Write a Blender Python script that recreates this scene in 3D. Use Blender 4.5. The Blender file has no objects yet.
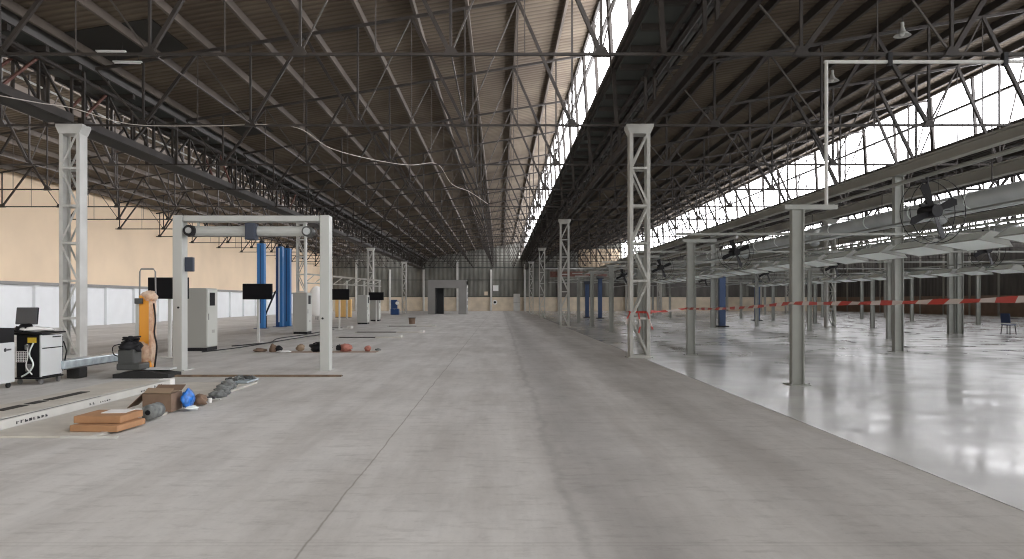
import bpy, bmesh, math, random
from mathutils import Vector, Matrix, noise
random.seed(7)
S = bpy.context.scene
COL = S.collection
F = 745.0; VX = 500.0; VY = 301.0; CH = 1.6

# ------------------------------------------------------------------ camera, world, exposure
cam = bpy.data.cameras.new('camera'); co = bpy.data.objects.new('camera', cam); COL.objects.link(co)
co.location = (0, 0, CH); co.rotation_euler = (math.pi/2, 0, 0)
cam.sensor_width = 36; cam.lens = F/1024*36
cam.shift_x = (512-VX)/1024; cam.shift_y = (VY-279.5)/1024
cam.clip_end = 400
S.camera = co
S.view_settings.view_transform = 'Standard'; S.view_settings.look = 'None'
S.view_settings.gamma = 1; S.view_settings.exposure = 1.05; S.view_settings.use_curve_mapping = False
S.cycles.use_denoising = True; S.cycles.filter_width = 1.1
S.cycles.max_bounces = 7; S.cycles.diffuse_bounces = 5; S.cycles.glossy_bounces = 3
w = bpy.data.worlds.new('world'); S.world = w; w.use_nodes = True
w.node_tree.nodes['Background'].inputs[0].default_value = (1.0, 0.98, 0.95, 1)
w.node_tree.nodes['Background'].inputs[1].default_value = 0.8
GLASS_S = 5.0          # brightness of the overcast sky seen through the translucent roof glazing
Y0, Y1 = -6.0, 118.8

# ------------------------------------------------------------------ materials
def mat(name, col, rough=0.6, metal=0.0, emit=0.0, noise_amt=0.0, scale=3.0, bump=0.0, spec=0.5, detail=3, stretch=None, gscale=False):
    m = bpy.data.materials.new(name); m.use_nodes = True
    nt = m.node_tree; b = nt.nodes['Principled BSDF']
    b.inputs['Base Color'].default_value = (*col, 1)
    b.inputs['Roughness'].default_value = rough; b.inputs['Metallic'].default_value = metal
    b.inputs['Specular IOR Level'].default_value = spec
    if emit:
        b.inputs['Emission Color'].default_value = (*col, 1); b.inputs['Emission Strength'].default_value = emit
    if noise_amt or bump:
        geo = nt.nodes.new('ShaderNodeNewGeometry')
        mp = nt.nodes.new('ShaderNodeMapping'); mp.inputs['Scale'].default_value = stretch or (1, 1, 1)
        n = nt.nodes.new('ShaderNodeTexNoise'); n.inputs['Scale'].default_value = scale; n.inputs['Detail'].default_value = detail
        nt.links.new(geo.outputs['Position'], mp.inputs[0]); nt.links.new(mp.outputs[0], n.inputs['Vector'])
        if noise_amt:
            r = nt.nodes.new('ShaderNodeValToRGB')
            r.color_ramp.elements[0].position = 0.3; r.color_ramp.elements[1].position = 0.7
            r.color_ramp.elements[0].color = (*[c*(1-noise_amt) for c in col], 1)
            r.color_ramp.elements[1].color = (*[min(1, c*(1+noise_amt)) for c in col], 1)
            nt.links.new(n.outputs[0], r.inputs[0]); nt.links.new(r.outputs[0], b.inputs['Base Color'])
        if bump:
            bp = nt.nodes.new('ShaderNodeBump'); bp.inputs['Strength'].default_value = bump
            nt.links.new(n.outputs[0], bp.inputs['Height']); nt.links.new(bp.outputs[0], b.inputs['Normal'])
    return m

M = {}
M['truss'] = mat('brown_painted_steel', (0.027, 0.021, 0.017), 0.6, noise_amt=0.4, scale=1.5)
M['rod'] = mat('grey_rod_steel', (0.06, 0.05, 0.043), 0.55)
M['rust'] = mat('red_oxide_steel', (0.14, 0.06, 0.045), 0.7, noise_amt=0.3)
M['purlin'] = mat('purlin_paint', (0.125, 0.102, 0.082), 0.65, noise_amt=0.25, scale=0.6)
M['purlin_shaded'] = mat('shaded_purlin_paint', (0.05, 0.042, 0.036), 0.65, noise_amt=0.25, scale=0.6)  # purlin colour darkened: shade on the unlit sides is put into the paint
M['white_steel'] = mat('white_painted_steel', (0.60, 0.60, 0.575), 0.5, noise_amt=0.08, scale=2)
M['col_grey'] = mat('pale_grey_painted_steel', (0.5, 0.5, 0.47), 0.5, noise_amt=0.12, scale=2)
M['post'] = mat('grey_green_steel', (0.30, 0.31, 0.285), 0.45, noise_amt=0.08, scale=2)
M['beam'] = mat('beam_paint', (0.36, 0.35, 0.31), 0.55, noise_amt=0.1, scale=0.7)
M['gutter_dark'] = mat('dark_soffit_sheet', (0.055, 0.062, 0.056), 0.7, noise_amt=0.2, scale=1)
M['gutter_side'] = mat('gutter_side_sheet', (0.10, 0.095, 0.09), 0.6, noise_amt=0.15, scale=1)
M['duct'] = mat('galvanised_duct', (0.42, 0.44, 0.44), 0.38, 0.3, noise_amt=0.08, scale=1.5)
M['hood'] = mat('enamel_hood', (0.86, 0.93, 0.90), 0.35)
M['black'] = mat('black_plastic', (0.012, 0.012, 0.014), 0.5, spec=0.25)
M['rubber'] = mat('black_rubber', (0.02, 0.02, 0.02), 0.8)
M['screen'] = mat('dark_screen', (0.006, 0.006, 0.008), 0.55, spec=0.15)
M['greyscreen'] = mat('grey_screen', (0.05, 0.055, 0.065), 0.3)
M['gantry'] = mat('gantry_paint', (0.50, 0.51, 0.485), 0.42)
M['cab'] = mat('cabinet_paint', (0.36, 0.36, 0.33), 0.45)
M['cab_light'] = mat('cabinet_door_paint', (0.52, 0.53, 0.49), 0.42)
M['cart'] = mat('cart_white', (0.62, 0.64, 0.64), 0.4)
M['blue'] = mat('blue_paint', (0.025, 0.17, 0.45), 0.35)
M['blue_dark'] = mat('blue_paint_dark_panel', (0.01, 0.05, 0.17), 0.4)
M['blue_column'] = mat('faded_blue', (0.045, 0.085, 0.19), 0.5)
M['navy'] = mat('navy_box', (0.035, 0.045, 0.07), 0.5)
M['orange'] = mat('orange_paint', (0.85, 0.36, 0.03), 0.4)
M['wrap'] = mat('pink_bubble_wrap', (0.95, 0.66, 0.50), 0.3, noise_amt=0.25, scale=14, bump=0.5)
M['wrap'].node_tree.nodes['Principled BSDF'].inputs['Alpha'].default_value = 0.62
M['silver'] = mat('silver_wrap', (0.52, 0.6, 0.64), 0.25, 0.35, noise_amt=0.2, scale=6, bump=0.3)
M['machine'] = mat('machine_grey', (0.06, 0.063, 0.06), 0.5)
M['timber'] = mat('worn_timber', (0.20, 0.14, 0.09), 0.8, noise_amt=0.4, scale=5)
M['plate'] = mat('white_plate', (0.56, 0.555, 0.52), 0.5, noise_amt=0.06, scale=3)
M['plate_top'] = mat('dusty_plate', (0.55, 0.52, 0.46), 0.65, noise_amt=0.1, scale=3)
M['board'] = mat('orange_cardboard', (0.38, 0.205, 0.10), 0.75, noise_amt=0.12, scale=4)
M['kraft'] = mat('brown_cardboard', (0.19, 0.125, 0.085), 0.8, noise_amt=0.15, scale=4)
M['kraft_in'] = mat('cardboard_inside', (0.29, 0.21, 0.14), 0.8)
M['bluewrap'] = mat('blue_plastic', (0.02, 0.16, 0.55), 0.3, noise_amt=0.4, scale=20, bump=0.4)
M['rag'] = mat('grey_rag', (0.17, 0.18, 0.175), 0.85, noise_amt=0.4, scale=12)
M['label'] = mat('white_label', (0.85, 0.85, 0.83), 0.5)
M['ink'] = mat('dark_ink', (0.03, 0.03, 0.035), 0.6)
M['yellow'] = mat('yellow_label', (0.8, 0.55, 0.05), 0.5)
M['pink'] = mat('salmon_cloth', (0.40, 0.16, 0.12), 0.8, noise_amt=0.2, scale=10)
M['tan'] = mat('tan_card', (0.42, 0.33, 0.26), 0.8, noise_amt=0.1)
M['ochre'] = mat('ochre_board', (0.75, 0.48, 0.18), 0.6)
M['portal'] = mat('portal_grey', (0.26, 0.255, 0.245), 0.6, noise_amt=0.06, scale=1)
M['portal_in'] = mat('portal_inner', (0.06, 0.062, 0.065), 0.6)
M['chair'] = mat('navy_seat', (0.02, 0.035, 0.09), 0.5)
M['steel'] = mat('bare_steel', (0.3, 0.3, 0.3), 0.35, 0.8)
M['lamp'] = mat('lamp_shade_enamel', (0.5, 0.5, 0.47), 0.4)
M['tube'] = mat('tube_white', (0.8, 0.8, 0.78), 0.4)
M['dark_sheet'] = mat('soot_dark_sheet', (0.03, 0.028, 0.024), 0.85)
M['cable'] = mat('pale_cable', (0.55, 0.5, 0.45), 0.6)

def node_mat(name):
    m = bpy.data.materials.new(name); m.use_nodes = True
    nt = m.node_tree
    return m, nt, nt.nodes['Principled BSDF'], (lambda t: nt.nodes.new(t)), nt.links.new

def glass_mat():
    m, nt, b, N, L = node_mat('translucent_ribbed_glazing')
    b.inputs['Base Color'].default_value = (0.5, 0.5, 0.5, 1); b.inputs['Roughness'].default_value = 0.5
    g = N('ShaderNodeNewGeometry'); s = N('ShaderNodeSeparateXYZ'); L(g.outputs['Position'], s.inputs[0])
    def stripes(freq, th):
        mu = N('ShaderNodeMath'); mu.operation = 'MULTIPLY'; mu.inputs[1].default_value = freq; L(s.outputs[1], mu.inputs[0])
        fr = N('ShaderNodeMath'); fr.operation = 'FRACT'; L(mu.outputs[0], fr.inputs[0])
        lt = N('ShaderNodeMath'); lt.operation = 'LESS_THAN'; lt.inputs[1].default_value = th; L(fr.outputs[0], lt.inputs[0])
        return lt
    a = stripes(1/0.36, 0.16)
    mr = N('ShaderNodeMapRange'); mr.inputs[3].default_value = GLASS_S; mr.inputs[4].default_value = GLASS_S*0.13
    L(a.outputs[0], mr.inputs[0])
    b.inputs['Emission Color'].default_value = (0.97, 0.965, 1.0, 1)
    L(mr.outputs[0], b.inputs['Emission Strength'])
    return m
M['glass'] = glass_mat()

def roof_mat():
    m, nt, b, N, L = node_mat('corrugated_brown_roof_underside')
    b.inputs['Roughness'].default_value = 0.85; b.inputs['Specular IOR Level'].default_value = 0.15
    g = N('ShaderNodeNewGeometry'); s = N('ShaderNodeSeparateXYZ'); L(g.outputs['Position'], s.inputs[0])
    w = N('ShaderNodeTexWave'); w.bands_direction = 'Y'; w.inputs['Scale'].default_value = 1.05; w.inputs['Distortion'].default_value = 0.25
    w.inputs['Detail'].default_value = 1
    L(g.outputs['Position'], w.inputs['Vector'])
    n = N('ShaderNodeTexNoise'); n.inputs['Scale'].default_value = 0.45; n.inputs['Detail'].default_value = 5; L(g.outputs['Position'], n.inputs['Vector'])
    # one tone per sheet (0.9 m wide along the bay, 1.48 m up the slope)
    mp = N('ShaderNodeMapping'); mp.inputs['Scale'].default_value = (0.34, 1.1, 0.0); L(g.outputs['Position'], mp.inputs[0])
    v = N('ShaderNodeTexVoronoi'); v.inputs['Scale'].default_value = 1.0; v.inputs['Randomness'].default_value = 0.2; L(mp.outputs[0], v.inputs['Vector'])
    r = N('ShaderNodeValToRGB'); r.color_ramp.elements[0].position = 0.25; r.color_ramp.elements[1].position = 0.75
    r.color_ramp.elements[0].color = (0.12, 0.092, 0.07, 1); r.color_ramp.elements[1].color = (0.225, 0.186, 0.138, 1)
    L(n.outputs[0], r.inputs[0])
    mx = N('ShaderNodeMix'); mx.data_type = 'RGBA'; mx.blend_type = 'MULTIPLY'; mx.inputs[0].default_value = 0.55
    L(r.outputs[0], mx.inputs[6])
    r2 = N('ShaderNodeValToRGB'); r2.color_ramp.elements[0].color = (0.45, 0.42, 0.4, 1); r2.color_ramp.elements[1].color = (1, 1, 1, 1)
    r2.color_ramp.elements[0].position = 0.0; r2.color_ramp.elements[1].position = 0.45
    L(w.outputs['Fac'], r2.inputs[0]); L(r2.outputs[0], mx.inputs[7])
    mx2 = N('ShaderNodeMix'); mx2.data_type = 'RGBA'; mx2.blend_type = 'MULTIPLY'; mx2.inputs[0].default_value = 0.22
    bw = N('ShaderNodeRGBToBW'); L(v.outputs['Color'], bw.inputs[0]); L(mx.outputs[2], mx2.inputs[6]); L(bw.outputs[0], mx2.inputs[7])
    L(mx2.outputs[2], b.inputs['Base Color'])
    bp = N('ShaderNodeBump'); bp.inputs['Strength'].default_value = 0.5; bp.inputs['Distance'].default_value = 0.05
    L(w.outputs['Fac'], bp.inputs['Height']); L(bp.outputs[0], b.inputs['Normal'])
    return m
M['roof'] = roof_mat()

def concrete_mat():
    m, nt, b, N, L = node_mat('worn_concrete')
    g = N('ShaderNodeNewGeometry'); P = g.outputs['Position']
    def noi(scale, detail, st=(1, 1, 1), rough=0.6):
        mp = N('ShaderNodeMapping'); mp.inputs['Scale'].default_value = st; L(P, mp.inputs[0])
        n = N('ShaderNodeTexNoise'); n.inputs['Scale'].default_value = scale; n.inputs['Detail'].default_value = detail; n.inputs['Roughness'].default_value = rough
        L(mp.outputs[0], n.inputs['Vector']); return n.outputs[0]
    def ramp(f, a, c1, c, c2):
        r = N('ShaderNodeValToRGB'); r.color_ramp.elements[0].position = a; r.color_ramp.elements[1].position = c
        r.color_ramp.elements[0].color = (*c1, 1); r.color_ramp.elements[1].color = (*c2, 1); L(f, r.inputs[0]); return r.outputs[0]
    def mul(a, bb, f=1.0):
        x = N('ShaderNodeMix'); x.data_type = 'RGBA'; x.blend_type = 'MULTIPLY'
        if isinstance(f, float): x.inputs[0].default_value = f
        else: L(f, x.inputs[0])
        L(a, x.inputs[6]); L(bb, x.inputs[7]); return x.outputs[2]
    base = ramp(noi(0.35, 6), 0.3, (0.53, 0.515, 0.485), 0.72, (0.68, 0.67, 0.645))
    base = mul(base, ramp(noi(2.2, 8, (1, 0.35, 1), 0.7), 0.32, (0.78, 0.78, 0.78), 0.55, (1, 1, 1)), 0.6)
    base = mul(base, ramp(noi(9, 6), 0.25, (0.8, 0.8, 0.8), 0.5, (1, 1, 1)), 0.35)
    base = mul(base, ramp(noi(0.8, 5, (2.2, 0.22, 1)), 0.38, (0.72, 0.70, 0.68), 0.56, (1, 1, 1)), 0.5)
    base = mul(base, ramp(noi(2.6, 9, (0.8, 2.6, 1), 0.72), 0.36, (0.72, 0.71, 0.70), 0.47, (1, 1, 1)), 0.55)
    base = mul(base, ramp(noi(1.1, 8, (0.7, 1.6, 1), 0.65), 0.62, (1, 1, 1), 0.72, (0.76, 0.75, 0.73)), 0.5)
    base = mul(base, ramp(noi(24, 4), 0.30, (0.82, 0.82, 0.82), 0.42, (1, 1, 1)), 0.5)
    s = N('ShaderNodeSeparateXYZ'); L(P, s.inputs[0])
    wob = noi(0.9, 6)
    def band(center, width, sock, amp):
        # soft stripe of wear around a line; returns 1 on the line
        a = N('ShaderNodeMath'); a.operation = 'MULTIPLY_ADD'; L(wob, a.inputs[0]); a.inputs[1].default_value = amp; L(sock, a.inputs[2])
        d = N('ShaderNodeMath'); d.operation = 'SUBTRACT'; L(a.outputs[0], d.inputs[0]); d.inputs[1].default_value = center + amp*0.5
        e = N('ShaderNodeMath'); e.operation = 'ABSOLUTE'; L(d.outputs[0], e.inputs[0])
        r = N('ShaderNodeMapRange'); L(e.outputs[0], r.inputs[0]); r.inputs[1].default_value = 0; r.inputs[2].default_value = width
        r.inputs[3].default_value = 1; r.inputs[4].default_value = 0; r.interpolation_type = 'SMOOTHSTEP'; return r.outputs[0]
    def dark(base, fac, col, k):
        f = N('ShaderNodeMath'); f.operation = 'MULTIPLY'; L(fac, f.inputs[0]); f.inputs[1].default_value = k
        x = N('ShaderNodeMix'); x.data_type = 'RGBA'; L(f.outputs[0], x.inputs[0]); L(base, x.inputs[6]); x.inputs[7].default_value = (*col, 1); return x.outputs[2]
    # tyre-worn dark lane down the aisle, a saw-cut joint beside it, faint cross joints
    base = dark(base, band(0.95, 0.8, s.outputs[0], 0.5), (0.20, 0.19, 0.18), 0.42)
    base = dark(base, band(0.55, 0.09, s.outputs[0], 0.45), (0.16, 0.15, 0.14), 0.25)
    base = dark(base, band(2.6, 0.6, s.outputs[0], 0.6), (0.2, 0.19, 0.18), 0.15)
    base = dark(base, band(-1.28, 0.015, s.outputs[0], 0.08), (0.16, 0.14, 0.11), 0.6)
    md = N('ShaderNodeMath'); md.operation = 'PINGPONG'; L(s.outputs[1], md.inputs[0]); md.inputs[1].default_value = 2.45
    base = dark(base, band(0.03, 0.02, md.outputs[0], 0.02), (0.15, 0.13, 0.12), 0.16)
    L(base, b.inputs['Base Color'])
    b.inputs['Roughness'].default_value = 0.62; b.inputs['Specular IOR Level'].default_value = 0.28
    bp = N('ShaderNodeBump'); bp.inputs['Strength'].default_value = 0.12; bp.inputs['Distance'].default_value = 0.02
    L(noi(6, 8), bp.inputs['Height']); L(bp.outputs[0], b.inputs['Normal'])
    return m
M['concrete'] = concrete_mat()

def epoxy_mat():
    m, nt, b, N, L = node_mat('glossy_grey_epoxy_floor')
    g = N('ShaderNodeNewGeometry'); P = g.outputs['Position']
    n = N('ShaderNodeTexNoise'); n.inputs['Scale'].default_value = 0.6; n.inputs['Detail'].default_value = 7; L(P, n.inputs['Vector'])
    r = N('ShaderNodeValToRGB'); r.color_ramp.elements[0].position = 0.3; r.color_ramp.elements[1].position = 0.7
    r.color_ramp.elements[0].color = (0.50, 0.50, 0.49, 1); r.color_ramp.elements[1].color = (0.62, 0.62, 0.605, 1)
    L(n.outputs[0], r.inputs[0]); L(r.outputs[0], b.inputs['Base Color'])
    mr = N('ShaderNodeMapRange'); mr.inputs[3].default_value = 0.12; mr.inputs[4].default_value = 0.25; mr.inputs[1].default_value = 0.35; mr.inputs[2].default_value = 0.65
    n2 = N('ShaderNodeTexNoise'); n2.inputs['Scale'].default_value = 0.9; n2.inputs['Detail'].default_value = 4; L(P, n2.inputs['Vector'])
    L(n2.outputs[0], mr.inputs[0]); L(mr.outputs[0], b.inputs['Roughness'])
    b.inputs['Specular IOR Level'].default_value = 0.6
    mp = N('ShaderNodeMapping'); mp.inputs['Scale'].default_value = (0.5, 1.2, 1); L(P, mp.inputs[0])
    n3 = N('ShaderNodeTexNoise'); n3.inputs['Scale'].default_value = 1.6; n3.inputs['Detail'].default_value = 3; L(mp.outputs[0], n3.inputs['Vector'])
    bp = N('ShaderNodeBump'); bp.inputs['Strength'].default_value = 0.07; bp.inputs['Distance'].default_value = 0.05
    L(n3.outputs[0], bp.inputs['Height']); L(bp.outputs[0], b.inputs['Normal'])
    return m
M['epoxy'] = epoxy_mat()

def sheet_mat(name, c1, c2, freq, axis='X'):
    m, nt, b, N, L = node_mat(name)
    g = N('ShaderNodeNewGeometry'); s = N('ShaderNodeSeparateXYZ'); L(g.outputs['Position'], s.inputs[0])
    o = s.outputs[0 if axis == 'X' else 1]
    mu = N('ShaderNodeMath'); mu.operation = 'MULTIPLY'; mu.inputs[1].default_value = freq; L(o, mu.inputs[0])
    sn = N('ShaderNodeMath'); sn.operation = 'SINE'; L(mu.outputs[0], sn.inputs[0])
    bp = N('ShaderNodeBump'); bp.inputs['Strength'].default_value = 0.6; bp.inputs['Distance'].default_value = 0.04
    L(sn.outputs[0], bp.inputs['Height']); L(bp.outputs[0], b.inputs['Normal'])
    mp = N('ShaderNodeMapping'); mp.inputs['Scale'].default_value = (0.8, 0.8, 0.25); L(g.outputs['Position'], mp.inputs[0])
    n = N('ShaderNodeTexNoise'); n.inputs['Scale'].default_value = 1.2; n.inputs['Detail'].default_value = 4; L(mp.outputs[0], n.inputs['Vector'])
    r = N('ShaderNodeValToRGB'); r.color_ramp.elements[0].position = 0.35; r.color_ramp.elements[1].position = 0.65
    r.color_ramp.elements[0].color = (*c1, 1); r.color_ramp.elements[1].color = (*c2, 1)
    L(n.outputs[0], r.inputs[0]); L(r.outputs[0], b.inputs['Base Color']); b.inputs['Roughness'].default_value = 0.7
    return m
M['backsheet'] = sheet_mat('grey_green_wall_sheet', (0.12, 0.12, 0.105), (0.20, 0.198, 0.172), 9)
M['backsunlit'] = sheet_mat('sunlit_wall_sheet', (0.34, 0.26, 0.18), (0.5, 0.4, 0.28), 9)  # sunlight on the far gable, put into the sheet colour as tan
M['darkwall'] = sheet_mat('dark_wall_sheet', (0.07, 0.065, 0.06), (0.12, 0.11, 0.10), 9, 'Y')
M['cream'] = mat('cream_wall_paint', (0.80, 0.635, 0.455), 0.8, noise_amt=0.05, scale=0.4)
M['whitewall'] = mat('white_wall_paint', (0.76, 0.78, 0.79), 0.7, noise_amt=0.03, scale=1)
M['creamblock'] = mat('cream_block', (0.66, 0.57, 0.44), 0.8, noise_amt=0.12, scale=1)
M['brownblock'] = mat('brown_block', (0.26, 0.18, 0.135), 0.8, noise_amt=0.15, scale=1)

# tape: stripes along its length
def tape_mat():
    m, nt, b, N, L = node_mat('red_white_tape')
    g = N('ShaderNodeNewGeometry'); s = N('ShaderNodeSeparateXYZ'); L(g.outputs['Position'], s.inputs[0])
    a = N('ShaderNodeMath'); a.operation = 'MULTIPLY'; a.inputs[1].default_value = 1/0.62; L(s.outputs[1], a.inputs[0])
    c = N('ShaderNodeMath'); c.operation = 'MULTIPLY_ADD'; c.inputs[1].default_value = 2.0; L(s.outputs[2], c.inputs[0]); L(a.outputs[0], c.inputs[2])
    f = N('ShaderNodeMath'); f.operation = 'FRACT'; L(c.outputs[0], f.inputs[0])
    l = N('ShaderNodeMath'); l.operation = 'LESS_THAN'; l.inputs[1].default_value = 0.55; L(f.outputs[0], l.inputs[0])
    x = N('ShaderNodeMix'); x.data_type = 'RGBA'; L(l.outputs[0], x.inputs[0]); x.inputs[6].default_value = (0.62, 0.55, 0.52, 1); x.inputs[7].default_value = (0.50, 0.06, 0.045, 1)
    L(x.outputs[2], b.inputs['Base Color']); b.inputs['Roughness'].default_value = 0.4
    return m
M['tape'] = tape_mat()

# ------------------------------------------------------------------ mesh helpers
class MB:
    def __init__(s): s.bm = bmesh.new()
    def box(s, x0, x1, y0, y1, z0, z1):
        bm = s.bm
        v = [bm.verts.new((x, y, z)) for z in (z0, z1) for y in (y0, y1) for x in (x0, x1)]
        for f in ((0, 2, 3, 1), (4, 5, 7, 6), (0, 1, 5, 4), (2, 6, 7, 3), (0, 4, 6, 2), (1, 3, 7, 5)):
            bm.faces.new([v[i] for i in f])
        return s
    def rbox(s, c, size, rz=0.0, rx=0.0, ry=0.0, bev=0.0):
        r = bmesh.ops.create_cube(s.bm, size=1.0)
        vs = r['verts']
        bmesh.ops.scale(s.bm, vec=size, verts=vs)
        if bev:
            es = list({e for v in vs for e in v.link_edges})
            rr = bmesh.ops.bevel(s.bm, geom=es, offset=bev, segments=2, affect='EDGES', profile=0.5)
            vs = list({v for f in rr['faces'] for v in f.verts} | {v for v in vs if v.is_valid})
        m = Matrix.Rotation(rz, 4, 'Z') @ Matrix.Rotation(ry, 4, 'Y') @ Matrix.Rotation(rx, 4, 'X')
        for v in vs: v.co = m @ v.co + Vector(c)
        return s
    def bar(s, a, b, wd, ht=None):
        """rectangular bar a->b; wd across, ht in the 'up' direction"""
        ht = ht or wd
        a = Vector(a); b = Vector(b); d = (b-a).normalized()
        up = Vector((0, 0, 1)) if abs(d.z) < 0.95 else Vector((0, 1, 0))
        sx = d.cross(up).normalized()*wd/2; uy = sx.normalized().cross(d).normalized()*ht/2
        bm = s.bm
        v = [bm.verts.new(p + i*sx + j*uy) for p in (a, b) for i, j in ((-1, -1), (1, -1), (1, 1), (-1, 1))]
        for f in ((3, 2, 1, 0), (4, 5, 6, 7), (0, 1, 5, 4), (1, 2, 6, 5), (2, 3, 7, 6), (3, 0, 4, 7)):
            bm.faces.new([v[i] for i in f])
        return s
    def tube(s, pts, r, n=8, cap=True):
        bm = s.bm; rings = []
        pts = [Vector(p) for p in pts]
        for i, p in enumerate(pts):
            d = (pts[min(i+1, len(pts)-1)] - pts[max(i-1, 0)]).normalized()
            up = Vector((0, 0, 1)) if abs(d.z) < 0.9 else Vector((0, 1, 0))
            a = d.cross(up).normalized(); b = a.cross(d).normalized()
            rr = r[i] if isinstance(r, (list, tuple)) else r
            rings.append([bm.verts.new(p + rr*(math.cos(t)*a + math.sin(t)*b)) for t in [2*math.pi*k/n for k in range(n)]])
        for A, B in zip(rings, rings[1:]):
            for k in range(n): bm.faces.new((A[k], A[(k+1) % n], B[(k+1) % n], B[k]))
        if cap: bm.faces.new(rings[0][::-1]); bm.faces.new(rings[-1])
        return s
    def lathe(s, prof, c=(0, 0, 0), n=20):
        bm = s.bm; rings = []
        for r, z in prof:
            rings.append([bm.verts.new((c[0]+r*math.cos(2*math.pi*k/n), c[1]+r*math.sin(2*math.pi*k/n), c[2]+z)) for k in range(n)])
        for A, B in zip(rings, rings[1:]):
            for k in range(n): bm.faces.new((A[k], A[(k+1) % n], B[(k+1) % n], B[k]))
        return s
    def prism(s, poly, y0, y1):
        """poly of (x,z) extruded along y"""
        bm = s.bm
        A = [bm.verts.new((x, y0, z)) for x, z in poly]; B = [bm.verts.new((x, y1, z)) for x, z in poly]
        bm.faces.new(A); bm.faces.new(B[::-1]); n = len(poly)
        for k in range(n): bm.faces.new((A[k], B[k], B[(k+1) % n], A[(k+1) % n]))
        return s
    def prismx(s, poly, x0, x1):
        bm = s.bm
        A = [bm.verts.new((x0, y, z)) for y, z in poly]; B = [bm.verts.new((x1, y, z)) for y, z in poly]
        bm.faces.new(A); bm.faces.new(B[::-1]); n = len(poly)
        for k in range(n): bm.faces.new((A[k], B[k], B[(k+1) % n], A[(k+1) % n]))
        return s
    def lump(s, c, size, seed=0, amp=0.25, floor=True):
        r = bmesh.ops.create_icosphere(s.bm, subdivisions=3, radius=1.0)
        for v in r['verts']:
            p = v.co.copy(); k = 1 + amp*noise.noise(p*1.7 + Vector((seed*3.1, seed, 0))) + amp*0.5*noise.noise(p*4.5 + Vector((0, seed*2.3, 0)))
            q = Vector((p.x*k*size[0], p.y*k*size[1], p.z*k*size[2])) + Vector(c)
            if floor: q.z = max(q.z, c[2]-size[2]*0.8)
            v.co = q
        return s

def finish(mb, name, m, parent=None, smooth=False):
    bmesh.ops.recalc_face_normals(mb.bm, faces=mb.bm.faces)
    me = bpy.data.meshes.new(name); mb.bm.to_mesh(me); mb.bm.free()
    me.materials.append(M[m] if isinstance(m, str) else m)
    if smooth:
        for p in me.polygons: p.use_smooth = True
    o = bpy.data.objects.new(name, me); COL.objects.link(o)
    if parent: o.parent = parent
    return o
def part(name, mb, m, parent, smooth=False, label=None):
    o = finish(mb, name, m, parent, smooth)
    if label: o['label'] = label
    return o
def struct(name, mb, m, parent=None):
    o = finish(mb, name, m, parent)
    if not parent: o['kind'] = 'structure'
    return o
def tag(o, label, cat, group=None):
    o['label'] = label; o['category'] = cat
    if group: o['group'] = group
    return o
def thing(name, label, cat, loc=(0, 0, 0), rz=0, group=None):
    o = bpy.data.objects.new(name, None); COL.objects.link(o); o.empty_display_size = 0.3
    o.location = loc; o.rotation_euler = (0, 0, rz)
    return tag(o, label, cat, group)
def dup(root, loc, label=None, group=None, rz=None):
    r = root.copy(); COL.objects.link(r); r.location = loc
    if rz is not None: r.rotation_euler = (0, 0, rz)
    if label: r['label'] = label
    if group: r['group'] = group
    for ch in list(root.children):
        c = ch.copy(); COL.objects.link(c); c.parent = r
        for g in list(ch.children):
            d = g.copy(); COL.objects.link(d); d.parent = c
    return r
ORD = ['first', 'second', 'third', 'fourth', 'fifth', 'sixth', 'seventh', 'eighth', 'ninth', 'tenth', 'eleventh', 'twelfth', 'thirteenth',
       'fourteenth', 'fifteenth', 'sixteenth', 'seventeenth', 'eighteenth', 'nineteenth', 'twentieth', 'twenty-first', 'twenty-second',
       'twenty-third', 'twenty-fourth', 'twenty-fifth', 'twenty-sixth', 'twenty-seventh', 'twenty-eighth', 'twenty-ninth', 'thirtieth']
def PX(x, D): return (x-VX)*D/F
def PZ(y, D): return CH + (VY-y)*D/F

# ------------------------------------------------------------------ the building shell
P = 16.25                                   # bay width
LINES = [-12.3 + P*k for k in range(4)]     # column lines between the bays
BAYX = [-12.3 + P*(k-1) for k in range(5)]  # left line of each bay
BAYN = ['left bay beside the cream wall', 'central bay over the aisle', 'bay right of the aisle', 'second bay right of the aisle', 'farthest right bay']
WL, WR = -26.7, -12.3 + P*4
EAVE, RIDGE = 8.5, 10.9
def roofz(lx): return EAVE + (RIDGE-EAVE)/(15.4-0.8)*(lx-0.8)

struct('floor', MB().box(WL-0.3, 3.98, Y0, Y1+0.3, -0.2, 0), 'concrete')
struct('floor', MB().box(3.98, WR+0.3, Y0, Y1+0.3, -0.2, 0.004), 'epoxy')

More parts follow.
